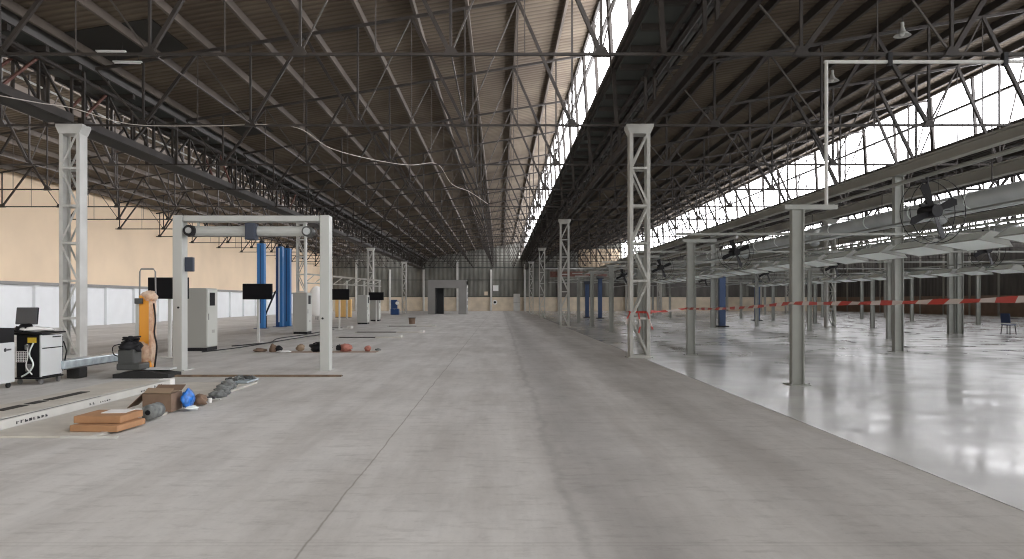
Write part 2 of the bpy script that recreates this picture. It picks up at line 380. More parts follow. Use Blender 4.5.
for b, bx in enumerate(BAYX):
    x0 = 0.4
    if b == 0: x0 = WL - bx
    mb = MB()
    a = (bx+x0, roofz(x0)); c = (bx+15.6, roofz(15.6))
    mb.prism([(a[0], a[1]), (c[0], c[1]), (c[0], c[1]+0.06), (a[0], a[1]+0.06)], Y0, Y1)
    struct('ceiling', mb, 'roof')
    # glazing and its frame
    gx = bx + 15.55
    win = struct('window_%d' % (b+1), MB().prism([(gx, 8.36), (gx-0.15, 10.85), (gx-0.13, 10.85), (gx+0.02, 8.36)], Y0, Y1), 'glass')
    fr = MB()
    fr.box(gx-0.10, gx+0.06, Y0, Y1, 8.26, 8.40); fr.box(gx-0.22, gx-0.10, Y0, Y1, 10.74, 10.86)
    fr.bar((gx-0.16, Y0, 9.72), (gx-0.16, Y1, 9.72), 0.09, 0.09)
    struct('window_frame', fr, 'truss', win)
    y = 3.0
    while y < Y1:
        part('mullion', MB().bar((gx-0.05, y, 8.36), (gx-0.2, y, 10.85), 0.11, 0.09), 'truss', win); y += 3.05
    # gutter on the column line right of this bay
    lx = bx + P
    if b < 4:
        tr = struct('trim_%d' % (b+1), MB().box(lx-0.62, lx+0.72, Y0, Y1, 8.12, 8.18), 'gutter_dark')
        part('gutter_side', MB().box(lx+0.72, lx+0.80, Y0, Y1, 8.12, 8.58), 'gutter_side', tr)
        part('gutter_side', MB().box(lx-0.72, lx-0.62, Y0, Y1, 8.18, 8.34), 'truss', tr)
        rb = MB(); y = Y0+1
        while y < Y1: rb.box(lx-0.62, lx+0.72, y, y+0.14, 7.98, 8.12); y += 1.5
        part('soffit_rib', rb, 'truss', tr)
        part('valley_pipe', MB().tube([(lx+0.42, Y0, 7.9), (lx+0.42, Y1, 7.9)], 0.07), 'truss', tr)

# left wall
wl = struct('wall_left', MB().box(WL-0.3, WL, Y0, Y1, 2.6, roofz(WL-BAYX[0])+0.05), 'cream')
part('white_dado', MB().box(WL-0.3, WL+0.02, Y0, Y1, 0, 2.55), 'whitewall', wl)
part('ledge', MB().box(WL-0.1, WL+0.16, Y0, Y1, 2.5, 2.68), 'portal', wl)
y = 4.2
while y < Y1:
    part('pilaster', MB().box(WL, WL+0.2, y-0.2, y+0.2, 0, 2.5), 'whitewall', wl); y += 3.85
# right wall
wr = struct('wall_right', MB().box(WR, WR+0.3, Y0, Y1, 2.2, 10.4), 'darkwall')
part('block_base', MB().box(WR-0.03, WR+0.3, Y0, Y1, 0, 2.2), 'brownblock', wr)
for i in range(3, 24): part('pilaster', MB().box(WR-0.14, WR, 5+i*4.9, 5.2+i*4.9, 0, 8.2), 'beam', wr)
# back wall
wb = struct('wall_back', MB().box(WL-0.3, WR+0.3, Y1, Y1+0.3, 0, 11.2), 'backsheet')
part('block_base', MB().box(WL, WR, Y1-0.06, Y1, 0, 2.24), 'creamblock', wb)
part('sunlit_sheet', MB().box(12.5, 19.2, Y1-0.05, Y1, 7.0, 9.9), 'backsunlit', wb)  # patch of gable with its sunlight painted in
for z in (2.24, 4.9, 6.9): part('wall_rail', MB().box(WL, WR, Y1-0.1, Y1, z, z+0.1), 'gutter_dark', wb)
part('runner_beam', MB().box(7, 34, Y1-0.3, Y1-0.12, 6.65, 6.9), 'col_grey', wb)
part('red_band', MB().box(8, 17, Y1-0.12, Y1-0.05, 5.4, 6.3), 'rust', wb)
for k in range(15):
    x = -22.9 + k*5.37
    if x > WR: break
    part('pilaster', MB().box(x-0.15, x+0.15, Y1-0.3, Y1, 0, 6.6 if k % 3 == 1 else 8.1), 'white_steel' if x < 5 else 'beam', wb)
for k in range(10):
    x = 9.0 + k*4.4
    part('dark_panel', MB().box(x, x+3.3, Y1-0.09, Y1, 2.34, 4.7), 'darkwall', wb)
d = struct('door_1', MB().box(2.15, 3.2, Y1-0.14, Y1-0.04, 0.0, 2.75), 'white_steel')
part('door_rail', MB().box(2.15, 3.2, Y1-0.16, Y1-0.14, 1.3, 1.36), 'post', d)
s1 = tag(finish(MB().box(-1.1, -0.25, Y1-0.12, Y1-0.07, 3.2, 4.1), 'wall_sign', 'label'), 'white square notice fixed high on the far wall right of the white pilaster', 'sign')
s2 = tag(finish(MB().box(-2.5, -1.95, Y1-0.12, Y1-0.07, 2.5, 3.1), 'wall_sign', 'creamblock'), 'small beige notice on the far wall left of the white pilaster', 'sign')
t = thing('hose_reel', 'round white and dark reel low on the far cream wall', 'hose reel', (-0.82, Y1-0.12, 1.4))
part('reel_disc', MB().tube([(0, 0, 0), (0, -0.12, 0)], 0.38, 16), 'label', t)
part('reel_hub', MB().tube([(0, -0.12, 0), (0, -0.2, 0)], 0.2, 12), 'black', t)

# ------------------------------------------------------------------ purlins
for b, bx in enumerate(BAYX):
    pur = [14.30] + [12.83 - 1.475*k for k in range(9)]
    for i, lx in enumerate(pur):
        if b == 0 and bx+lx < WL+0.2: continue
        z = roofz(lx)
        o = finish(MB().box(bx+lx-0.042, bx+lx+0.042, Y0, Y1-0.02, z-0.24, z-0.012), 'purlin', 'purlin' if b < 2 else 'purlin_shaded')
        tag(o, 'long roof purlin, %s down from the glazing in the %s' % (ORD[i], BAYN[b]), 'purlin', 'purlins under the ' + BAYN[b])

# ------------------------------------------------------------------ roof trusses
TR = [15.1 + 6.1*k for k in range(17)]
BOT = 6.6
bn = [2.15, 5.2, 8.25, 11.3, 14.35]; tn = [0.8, 3.7, 6.72, 9.78, 12.8, 15.3]
def tz(lx): return roofz(lx)-0.30
def truss_members(xmin, k=1.0):
    out = []
    xs = max(0.05, xmin)
    out.append(('bottom_chord', 'truss', lambda m: m.bar((xs, 0, BOT), (16.2, 0, BOT), 0.055*k, 0.055*k)))
    xt = max(0.5, xmin)
    out.append(('top_chord', 'truss', lambda m: m.bar((xt, 0, tz(xt)), (15.35, 0, tz(15.35)), 0.07, 0.08)))
    for x in bn:
        if x < xmin: continue
        out.append(('vertical', 'truss', lambda m, x=x: m.bar((x, 0, BOT), (x, 0, tz(x)), 0.052*k, 0.052*k)))
        out.append(('gusset_plate', 'truss', lambda m, x=x: m.prism([(x-0.17, BOT-0.04), (x+0.17, BOT-0.04), (x+0.07, BOT+0.14), (x-0.07, BOT+0.14)], -0.06, 0.06)))
    for i, x in enumerate(bn):
        if x < xmin: continue
        wl_, wr_ = (0.032, 0.08) if i < 2 else (0.08, 0.032)
        ml_, mr_ = ('rod', 'truss') if i < 2 else ('truss', 'rod')
        if tn[i] > xmin: out.append(('diagonal', ml_, lambda m, x=x, i=i, q=wl_: m.bar((x, 0, BOT), (tn[i], 0, tz(tn[i])), q*k, q*k)))
        out.append(('diagonal', mr_, lambda m, x=x, i=i, q=wr_: m.bar((x, 0, BOT), (tn[i+1], 0, tz(tn[i+1])), q*k, q*k)))
    for x in tn[1:5]:
        if x > xmin: out.append(('hanger_rod', 'rod', lambda m, x=x: m.bar((x, 0, BOT+0.02), (x, 0, tz(x)), 0.018*k, 0.018*k)))
    out.append(('end_post', 'truss', lambda m: m.bar((15.62, 0, BOT), (15.38, 0, RIDGE-0.2), 0.10, 0.10)))
    if xmin <= 0: out.append(('end_post', 'truss', lambda m: m.bar((0.45, 0, BOT), (0.45, 0, tz(0.5)), 0.08, 0.08)))
    return out
proto = {}
def in_view(x0, x1, Y, z0):
    return Y*(1024-VX)/F > x0 - 1.0 and (z0-CH)*F/Y < VY + 30
for b, bx in enumerate(BAYX):
    for i, Y in enumerate(TR):
        if not in_view(bx, bx+P, Y, BOT): continue
        far = Y > 64
        lab = '%s roof truss in the %s' % ('nearest' if i == 0 else ORD[i] + ' nearest', BAYN[b])
        key = (b == 0, b >= 2, far)
        if key not in proto:
            xm = (WL+0.02-BAYX[0]) if b == 0 else 0
            if far:
                mb = MB()
                for n, m_, f in truss_members(xm, 1.2 if b >= 2 else 1.0): f(mb)
                o = finish(mb, 'roof_truss', 'truss')
            else:
                o = thing('roof_truss', lab, 'roof truss')
                for n, m_, f in truss_members(xm, 1.2 if b >= 2 else 1.0):
                    mb = MB(); f(mb); finish(mb, n, m_, o)
            proto[key] = o; o.location = (bx, Y, 0)
        else:
            o = dup(proto[key], (bx, Y, 0))
        tag(o, lab, 'roof truss', 'roof trusses in the ' + BAYN[b])
# sway rods running down the bays
for b, bx in enumerate(BAYX[:4]):
    for j, lx in enumerate((5.2, 11.3)):
        if b == 0 and j == 0: continue
        o = finish(MB().bar((bx+lx, TR[0], BOT+0.05), (bx+lx, TR[-1], BOT+0.05), 0.03), 'tie_rod', 'rod')
        tag(o, 'thin tie rod on the %s side of the %s' % (('left', 'right')[j], BAYN[b]), 'tie rod', 'tie rods')

# ------------------------------------------------------------------ lattice girders on the column lines
LN = ['girder line left of the aisle', 'girder line right of the aisle', 'second girder line right of the aisle', 'third girder line right of the aisle']
LEN = 24.4
def girder_members(light):
    out = []
    LEN = 24.05
    zb, zt = 6.72, 7.92
    if not light: out.append(('bottom_chord', 'dark_sheet', lambda m: m.box(-0.36, 0.36, 0, LEN, 6.60, 6.66)))
    for s_ in ((0.38, 0.12) if light else (-0.33, 0.33)):
        out.append(('chord_angle', 'truss', lambda m, s_=s_: m.box(s_-0.05, s_+0.05, 0, LEN, 6.60, 6.82)))
        out.append(('top_chord', 'truss', lambda m, s_=s_: m.box(s_-0.05, s_+0.05, 0, LEN, 7.86, 7.98)))
        for k in range(17):
            y = 0.02 + k*1.50
            if light and k % 4: continue
            if k: out.append(('vertical', 'truss', lambda m, s_=s_, y=y: m.bar((s_, y, zb), (s_, y, zt), 0.07, 0.05)))
            if k < 16 and not light:
                q = k % 2
                out.append(('diagonal', 'truss' if k % 7 or light else 'rust', lambda m, s_=s_, y=y, q=q: m.bar((s_, y + (1.5 if q else 0), zb), (s_, y + (0 if q else 1.5), zt), 0.06, 0.06)))
    return out
gp = {}
for li, X in enumerate(LINES):
    for k in range(5):
        Ys = -3.2 + LEN*k
        if X > 0 and (Ys+LEN)*(1024-VX)/F < X: continue
        far = (k >= 2 or li >= 2, li > 0)
        lab = '%s lattice girder from the camera, %s' % (ORD[k], LN[li])
        if far not in gp:
            if far[0]:
                mb = MB()
                for n, m_, f in girder_members(li > 0): f(mb)
                o = finish(mb, 'lattice_girder', 'truss')
            else:
                o = thing('lattice_girder', lab, 'lattice girder')
                for n, m_, f in girder_members(li > 0):
                    mb = MB(); f(mb); finish(mb, n, m_, o)
            gp[far] = o; o.location = (X, Ys, 0)
        else: o = dup(gp[far], (X, Ys, 0))
        tag(o, lab, 'lattice girder', 'girders of the ' + LN[li])

# ------------------------------------------------------------------ lattice columns
def make_column(m_):
    t = thing('lattice_column', '', 'column')
    for s_ in (-1, 1):
        mb = MB()
        xo = s_*0.29
        mb.box(min(xo, xo-s_*0.02), max(xo, xo-s_*0.02), -0.2, 0.2, 0.02, 6.4)          # channel web
        for yy in (-0.2, 0.185): mb.box(min(xo, xo-s_*0.10), max(xo, xo-s_*0.10), yy, yy+0.015, 0.02, 6.4)
        part('leg', mb, m_, t)
    pn = 1.06
    for f_ in (-0.208, 0.208):
        for k in range(7):
            z = 0.05 + k*pn
            if z < 6.4: part('lacing_strut', MB().bar((-0.27, f_, z), (0.27, f_, z), 0.012, 0.06), m_, t)
            if k < 6:
                a, c = (-0.24, 0.24) if k % 2 else (0.24, -0.24)
                part('lacing_diagonal', MB().bar((a, f_, z), (c, f_, min(z+pn, 6.38)), 0.012, 0.055), m_, t)
    part('capital', MB().prism([(-0.29, 6.32), (0.29, 6.32), (0.38, 6.52), (0.38, 6.59), (-0.38, 6.59), (-0.38, 6.52)], -0.23, 0.23), m_, t)
    part('base_plate', MB().box(-0.36, 0.36, -0.26, 0.26, 0.0, 0.03), m_, t)
    return t
cw = None; cg = None
for li, X in enumerate(LINES):
    for k in range(4):
        Y = 21.2 + LEN*k
        if X > Y*0.71 + 0.5: continue
        side = ['left of the aisle', 'right of the aisle', 'on the second line right of the aisle', 'on the third line right of the aisle'][li]
        lab = '%s lattice column, %s from the camera %s' % ('white' if li == 0 else 'pale grey', ORD[k if li < 2 else k-1], side)
        if li == 0:
            if cw is None: o = cw = make_column('white_steel')
            else: o = dup(cw, (X, Y, 0))
        else:
            if cg is None: o = cg = make_column('col_grey')
            else: o = dup(cg, (X, Y, 0))
        o.location = (X + (0.16 if li == 0 else 0), Y, 0)
        tag(o, lab, 'column', 'lattice columns ' + side)

# ------------------------------------------------------------------ right side: posts, beams, ducts, hoods, fans
def make_post(h, wd, arm=0.0, double=False):
    t = thing('steel_post', '', 'post')
    mb = MB()
    w2 = wd/2
    # H section: two flanges and a web
    mb.box(-w2, -w2+0.02, -w2*0.65, w2*0.65, 0.02, h); mb.box(w2-0.02, w2, -w2*0.65, w2*0.65, 0.02, h); mb.box(-w2, w2, -0.012, 0.012, 0.02, h)
    if double:
        mb.box(w2+0.10, w2+0.12, -w2*0.65, w2*0.65, 0.02, h); mb.box(w2*3+0.08, w2*3+0.10, -w2*0.65, w2*0.65, 0.02, h); mb.box(w2+0.10, w2*3+0.10, -0.012, 0.012, 0.02, h)
    part('shaft', mb, 'post', t)
    part('base_plate', MB().box(-w2-0.08, w2+0.08 + (wd+0.1 if double else 0), -w2-0.08, w2+0.08, 0.004, 0.024), 'post', t)
    if arm: part('head_arm', MB().box(-0.25, arm, -0.07, 0.07, h, h+0.09), 'post', t)
    else: part('cap_plate', MB().box(-w2-0.03, w2+0.03, -w2-0.03, w2+0.03, h, h+0.02), 'post', t)
    for sx in (-1, 1):
        part('anchor_bolt', MB().tube([(sx*(w2+0.05), -w2-0.05, 0.02), (sx*(w2+0.05), -w2-0.05, 0.06)], 0.015, 6), 'steel', t)
    return t
def post_row(X, Ys, h, wd, arm, where, double=False):
    p0 = None
    for i, Y in enumerate(Ys):
        if X > Y*0.715: continue
        if p0 is None: p0 = o = make_post(h, wd, arm, double); o.location = (X, Y, 0)
        else: o = dup(p0, (X, Y, 0))
        tag(o, 'grey steel post, %s from the camera in the %s' % (ORD[i], where), 'post', 'posts in the ' + where)
post_row(5.66, [14.2, 22.1, 30.0, 37.9, 45.8, 53.7, 61.6], 3.34, 0.23, 0.75, 'short row nearest the aisle')
post_row(12.5, [23.4, 43.7, 64.0, 84.3], 5.50, 0.28, 0, 'tall row under the long beam')
post_row(16.2, [31.0, 39.0, 47, 55, 63, 71, 79], 3.2, 0.2, 0.5, 'row behind the tall beam posts')
post_row(21.8, [36.0], 4.3, 0.3, 0, 'double pair before the far wall', True)
post_row(22.0, [44.0, 52, 60, 68, 76, 84], 3.3, 0.22, 0.6, 'row past the double post')
post_row(31.9, [49.7, 57.7, 65.7, 73.7, 81.7, 89.7], 3.5, 0.24, 0.5, 'outermost row by the right wall')

def beam(X, z0, z1, wd, Ya, Yb, label):
    t = thing('long_beam', label, 'beam')
    zc = 0.05
    part('web_plate', MB().box(X-0.02, X+0.02, Ya, Yb, z0+zc, z1-zc), 'beam', t)
    part('flange', MB().box(X-wd/2, X+wd/2, Ya, Yb, z0, z0+zc), 'beam', t)
    part('flange', MB().box(X-wd/2, X+wd/2, Ya, Yb, z1-zc, z1), 'beam', t)
beam(12.5, 5.53, 5.86, 0.26, 8, 112, 'long grey steel beam carried by the tall posts')
beam(17.8, 6.05, 6.5, 0.3, 10, 112, 'long grey beam behind the tall post beam, below the second gutter')
beam(24.0, 5.6, 6.0, 0.3, 20, 112, 'long grey beam farther right beyond the double post')
# suspended rails (thin tubes) on the two rows of light hoods
def rail(X, z, Ya, Yb, r, label, m_='post'):
    return tag(finish(MB().tube([(X, Ya, z), (X, Yb, z)], r, 6), 'service_rail', m_), label, 'rail', 'service rails over the assembly area')
rail(10.0, 3.185, 11, 66, 0.03, 'thin rail carrying the nearest row of lamp hoods')
rail(20.0, 3.185, 27, 90, 0.03, 'thin rail carrying the second row of lamp hoods')
rail(8.1, 3.98, 9, 60, 0.04, 'thin rail carrying the nearest line of black fans')
rail(15.9, 3.98, 20, 80, 0.04, 'thin rail carrying the farther line of black fans')
rail(7.0, 3.49, 22, 80, 0.045, 'pale pipe just inside the short aisle posts', 'duct')
rail(11.2, 3.74, 14, 90, 0.06, 'pale pipe running below the round duct', 'duct')
rail(14.5, 3.40, 18, 95, 0.05, 'grey pipe below the round duct on its right', 'duct')
rail(18.3, 3.95, 24, 95, 0.06, 'grey pipe between the fan lines and second hoods')
rail(26.0, 3.45, 35, 100, 0.07, 'grey pipe in the second bay right of the aisle', 'duct')
rail(30.0, 3.80, 40, 100, 0.07, 'grey pipe near the outermost row of posts')
for X, z, lab in ((-12.95, 8.55, 'upper white conduit glimpsed through the left girder'), (-13.0, 7.65, 'lower white conduit glimpsed through the left girder')):
    tag(finish(MB().tube([(X, 8, z), (X, 112, z)], 0.03, 6), 'conduit', 'tube'), lab, 'pipe', 'white conduits behind the left girder')
# cross arms tie the rows together
for i, Y in enumerate([22.1, 30.0, 37.9, 45.8, 53.7, 61.6, 71, 80]):
    o = finish(MB().box(5.2, min(31.9, Y*0.74+1), Y-0.04, Y+0.04, 3.55, 3.62), 'cross_arm', 'post')
    tag(o, 'horizontal cross arm tying the post rows, %s from the camera' % ORD[i], 'cross arm', 'cross arms over the assembly area')
# round duct with its bands and elbows
def duct(X, z, r, Ya, Yb, label):
    t = thing('round_duct', label, 'duct')
    part('duct_pipe', MB().tube([(X, Ya, z), (X, Yb, z)], r, 20), 'duct', t, True)
    y = Ya+1
    while y < min(Yb, Ya+40):
        part('joint_band', MB().tube([(X, y, z), (X, y+0.06, z)], r+0.018, 20), 'hood', t); y += 3.05
    for y in TR:
        if Ya < y < Yb-8: part('hanger_strap', MB().bar((X, y, z+r), (X, y, BOT), 0.025, 0.025), 'truss', t)
    for k in range(3):
        y = Ya+5+k*9
        part('branch_elbow', MB().tube([(X, y, z), (X-0.35, y, z-0.05), (X-0.6, y-0.25, z-0.2), (X-0.7, y-0.5, z-0.55)], [0.13, 0.14, 0.15, 0.2], 12), 'duct', t, True)
duct(14.0, 4.58, 0.25, 18, 100, 'round galvanised duct above the first lamp hoods')
duct(23.5, 4.95, 0.25, 34, 100, 'round galvanised duct beyond the double post')

# trough lamp hoods
def make_hood():
    t = thing('trough_lamp', '', 'lamp')
    mb = MB()
    # trapezoid shell, open below
    L2 = 0.72
    outer = [(-0.36, -0.06), (-0.14, 0.17), (0.14, 0.17), (0.36, -0.06)]; inner = [(0.34, -0.06), (0.13, 0.15), (-0.13, 0.15), (-0.34, -0.06)]
    mb.prism(outer+inner, -L2, L2)
    part('hood', mb, 'hood', t)
    part('diffuser', MB().box(-0.33, 0.33, -L2+0.03, L2-0.03, -0.055, -0.045), 'hood', t)
    part('rim', MB().box(-0.37, -0.34, -L2, L2, -0.065, -0.045), 'post', t)
    part('rim', MB().box(0.34, 0.37, -L2, L2, -0.065, -0.045), 'post', t)
    for s_ in (-1, 1):
        e = MB(); e.prism([(-0.36, -0.06), (0.36, -0.06), (0.14, 0.17), (-0.14, 0.17)], s_*L2-0.01, s_*L2+0.01); part('end_cap', e, 'post', t)
        part('fluorescent_tube', MB().tube([(s_*0.09, -L2+0.05, 0.05), (s_*0.09, L2-0.05, 0.05)], 0.02, 8), 'tube', t)
        part('hanger', MB().tube([(0, s_*0.5, 0.17), (-0.066, s_*0.5, 0.315)], 0.01, 5), 'post', t)
    return t
h0 = None
for X, Ya, n, where in ((10.0, 13.8, 18, 'row above the glossy floor'), (20.0, 29.5, 16, 'second row nearer the right wall')):
    for k in range(n):
        Y = Ya + 1.95*k
        if h0 is None: h0 = o = make_hood(); o.location = (X, Y, 2.83); o.rotation_euler = (0, math.radians(11), 0)
        else: o = dup(h0, (X, Y, 2.83))
        tag(o, 'pale trough lamp hood, %s from the camera in the %s' % (ORD[k], where), 'lamp', 'trough lamps, ' + where)

# industrial fans
def make_fan():
    t = thing('industrial_fan', '', 'fan')
    part('motor', MB().tube([(0, -0.16, 0), (0, 0.22, 0)], [0.12, 0.12], 14), 'black', t)
    for k in range(4):
        a = math.radians(25 + 90*k)
        ca, sa = math.cos(a), math.sin(a)
        mb = MB(); bm = mb.bm
        pts = [(0.10, -0.04), (0.30, -0.075), (0.50, -0.09), (0.56, 0.0), (0.50, 0.06), (0.28, 0.055), (0.10, 0.04)]
        V = []
        for off in (-0.012, 0.0):
            V.append([bm.verts.new((u*ca - v*sa, -0.05 + off + v*0.35, u*sa + v*ca)) for u, v in pts])
        bm.faces.new(V[0]); bm.faces.new(V[1][::-1])
        for i in range(len(pts)): bm.faces.new((V[0][i], V[1][i], V[1][(i+1) % len(pts)], V[0][(i+1) % len(pts)]))
        part('blade', mb, 'black', t)
    g = MB()
    for r in (0.6,):
        for yy in (-0.17, 0.08):
            pts = [(r*math.cos(q), yy, r*math.sin(q)) for q in [2*math.pi*i/32 for i in range(33)]]
            g.tube(pts, 0.008, 5)
    for i in range(8):
        q = 2*math.pi*i/8
        g.tube([(0.12*math.cos(q), -0.2, 0.12*math.sin(q)), (0.6*math.cos(q), -0.17, 0.6*math.sin(q)), (0.6*math.cos(q), 0.08, 0.6*math.sin(q))], 0.005, 4)
    part('wire_guard', g, 'black', t)
    part('hanger', MB().tube([(0, 0.1, 0.1), (0, 0.1, 0.66)], 0.03, 8), 'black', t)
    part('yoke', MB().bar((-0.16, 0.1, 0.12), (0.16, 0.1, 0.12), 0.05, 0.05), 'black', t)
    return t
f0 = None
for X, Ys, where in ((8.1, (14.0, 25.7, 37.5, 49), 'line nearest the aisle'), (15.9, (24.4, 35.5, 44.5, 58), 'line behind the tall post row')):
    for i, Y in enumerate(Ys):
        if f0 is None: f0 = o = make_fan(); o.location = (X, Y, 3.28)
        else: o = dup(f0, (X, Y, 3.28))
        o.rotation_euler = (0, 0, 0.2)
        tag(o, 'black caged fan, %s from the camera in the %s' % (ORD[i], where), 'fan', 'industrial fans, ' + where)

# white pipe frame standing on the nearest arm
t = thing('pipe_frame', 'tall thin white pipe frame rising above the nearest short post', 'pipe frame', (6.22, 14.2, 3.43))
part('upright', MB().tube([(0, 0, 0), (0, 0, 2.73)], 0.035, 8), 'white_steel', t)
part('top_rail', MB().tube([(-0.04, 0, 2.73), (6.0, 0, 2.73)], 0.035, 8), 'white_steel', t)
for x in (1.2, 3.4): part('clamp', MB().box(x-0.04, x+0.04, -0.05, 0.05, 2.66, 2.9), 'black', t)
part('upright', MB().tube([(5.95, 0, 0), (5.95, 0, 2.73)], 0.035, 8), 'white_steel', t)

# blue machine columns far down the right bay
for i, (px, D, hh) in enumerate(((587, 72, 3.2), (600, 68, 3.6), (722, 46, 3.1), (757, 60, 3.0))):
    t = thing('blue_column', 'blue machine column, %s from the left among the grey posts' % ORD[i], 'column', (PX(px, D), D, 0), 0, 'blue machine columns')
    part('body', MB().box(-0.18, 0.18, -0.15, 0.15, 0.05, hh), 'blue_column', t)
    part('foot', MB().box(-0.35, 0.35, -0.3, 0.3, 0.004, 0.08), 'black', t)
    part('head_box', MB().box(-0.3, 0.3, -0.22, 0.22, hh, hh+0.3), 'navy', t)

# barrier tape along the aisle posts
mb = MB(); bm = mb.bm; prev = None
N_ = 120
knots = [(5.52, 6.2, 1.66), (5.52, 14.05, 1.555), (5.52, 21.95, 1.38), (4.32, 21.1, 1.26)]
def tape_pts():
    out = []
    segs = [((5.50, 6.2, 1.66), (5.50, 14.1, 1.56), 0.03), ((5.50, 14.1, 1.56), (5.50, 22.0, 1.38), 0.05)]
    for a, c, sag in segs:
        a = Vector(a); c = Vector(c)
        for i in range(41):
            u = i/40; p = a.lerp(c, u); p.z -= sag*4*u*(1-u); p.x += 0.012*math.sin(u*23); out.append(p)
    a = Vector((5.50, 22.0, 1.38)); c = Vector((4.28, 21.35, 1.3))
    for i in range(1, 21):
        u = i/20; p = a.lerp(c, u); p.z -= 0.03*4*u*(1-u); out.append(p)
    return out
tp = tape_pts()
for i, p in enumerate(tp):
    hh = 0.029*(1+0.25*math.sin(i*0.9))
    tw = 0.015*math.sin(i*0.5)
    v = [bm.verts.new((p.x-tw, p.y, p.z-hh)), bm.verts.new((p.x+tw, p.y, p.z+hh)), bm.verts.new((p.x+tw+0.004, p.y+0.001, p.z+hh)), bm.verts.new((p.x-tw+0.004, p.y+0.001, p.z-hh))]
    if prev:
        for k in range(4): bm.faces.new((prev[k], prev[(k+1) % 4], v[(k+1) % 4], v[k]))
    prev = v
t = thing('barrier_tape', 'red and white barrier tape strung along the posts from the grey lattice column', 'barrier tape')
part('tape_strip', mb, 'tape', t)
mb = MB()
mb.tube([(3.64, 21.02, 1.3), (4.27, 21.02, 1.26), (4.27, 21.4, 1.3), (3.64, 21.4, 1.28), (3.64, 21.02, 1.3)], 0.022, 5)
mb.tube([(3.68, 21.0, 1.3), (3.58, 20.97, 1.1), (3.55, 20.96, 0.95)], 0.03, 5); mb.tube([(3.9, 21.0, 1.28), (3.95, 20.97, 0.9), (3.9, 20.96, 0.7)], 0.025, 5)
mb.tube([(4.15, 21.0, 1.28), (4.22, 20.97, 1.0), (4.3, 20.96, 0.8)], 0.025, 5)
part('tape_knot', mb, 'tape', t)
# second, farther tape
o = finish(MB().box(5.7, 30, 31.99, 32.0, 1.15, 1.2), 'barrier_tape', 'rust'); bpy.data.objects.remove(o)

# table and chair at the right edge
t = thing('steel_leg_chair', 'dark blue chair on thin steel legs beside the dark table', 'chair', (24.3, 35.6, 0.004), math.radians(25))
part('seat', MB().rbox((0, 0, 0.46), (0.46, 0.44, 0.05), bev=0.02), 'chair', t)
part('backrest', MB().rbox((-0.24, 0, 0.78), (0.05, 0.44, 0.46), ry=-0.15, bev=0.02), 'chair', t)
for sx in (-1, 1):
    for sy in (-1, 1):
        part('leg', MB().tube([(sx*0.19, sy*0.18, 0.45), (sx*0.24, sy*0.21, 0)], 0.02, 6), 'black', t)
    part('back_frame', MB().tube([(-0.2, sx*0.2, 0.45), (-0.28, sx*0.2, 1.0)], 0.012, 6), 'steel', t)
t = thing('folding_table', 'dark topped table on thin legs at the right picture edge', 'table', (25.5, 36.0, 0.004))
part('tabletop', MB().rbox((0, 0, 0.74), (1.5, 0.7, 0.04), bev=0.01), 'black', t)
for sx in (-1, 1):
    for sy in (-1, 1): part('leg', MB().tube([(sx*0.62, sy*0.28, 0.72), (sx*0.68, sy*0.3, 0)], 0.016, 6), 'steel', t)
part('stretcher', MB().tube([(-0.64, -0.29, 0.3), (0.64, -0.29, 0.3)], 0.012, 6), 'steel', t)

# bell lamps, fluorescents, cable
def bell(X, Y, z, label):
    t = thing('bell_lamp', label, 'lamp', (X, Y, z), 0, 'bell lamps under the right bay roof')
    part('shade', MB().lathe([(0.04, 0.26), (0.06, 0.2), (0.08, 0.12), (0.16, 0.05), (0.22, 0.0), (0.21, 0.0), (0.15, 0.045), (0.07, 0.1), (0.03, 0.2)], n=20), 'lamp', t, True)
    part('bulb', MB().lathe([(0.001, -0.02), (0.05, 0.01), (0.06, 0.05), (0.03, 0.1), (0.02, 0.16)], n=12), 'tube', t, True)
    part('neck', MB().tube([(0, 0, 0.2), (0, 0, 0.36)], 0.045, 10), 'lamp', t)
    top = roofz(X-BAYX[2]) - z
    part('stem', MB().tube([(0, 0, 0.3), (0, 0, top)], 0.012, 6), 'truss', t)
bell(10.8, 20.0, 8.72, 'nearer grey bell lamp hanging under the roof above the white pipe frame')
bell(11.15, 25.0, 8.98, 'farther small bell lamp hanging just above the pipe frame corner')
for i, (X, Y) in enumerate(((-10.55, 20.2), (-10.55, 21.1))):
    z = roofz(X-BAYX[1])
    z -= 0.06; t = thing('fluorescent_fixture', ('nearer' if i == 0 else 'farther') + ' white tube fixture under the dark roof patch', 'lamp', (X, Y, z-0.25), 0.05, 'tube fixtures under the central roof')
    part('housing', MB().rbox((0, 0, 0.03), (0.8, 0.09, 0.04), bev=0.01), 'tube', t)
    part('tube', MB().tube([(-0.36, 0, -0.01), (0.36, 0, -0.01)], 0.02, 8), 'tube', t)
    for s_ in (-0.3, 0.3): part('hanger', MB().tube([(s_, 0, 0.05), (s_, 0, 0.26)], 0.008, 5), 'truss', t)
def roofpatch(x0, x1, y0, y1, label):
    z0 = roofz(x0-BAYX[1])-0.035; z1 = roofz(x1-BAYX[1])-0.035
    tag(finish(MB().prism([(x0, z0), (x1, z1), (x1, z1+0.02), (x0, z0+0.02)], y0, y1), 'roof_sheet', 'dark_sheet'), label, 'roof sheet', 'dark roof sheets')
roofpatch(-11.25, -9.0, 19.2, 21.5, 'black stained roof sheet above the two tube fixtures')
roofpatch(-10.9, -9.6, 30, 31.6, 'small black roof sheet farther along the left eave')
roofpatch(-10.9, -9.9, 43.5, 45, 'farthest small black roof sheet along the left eave')
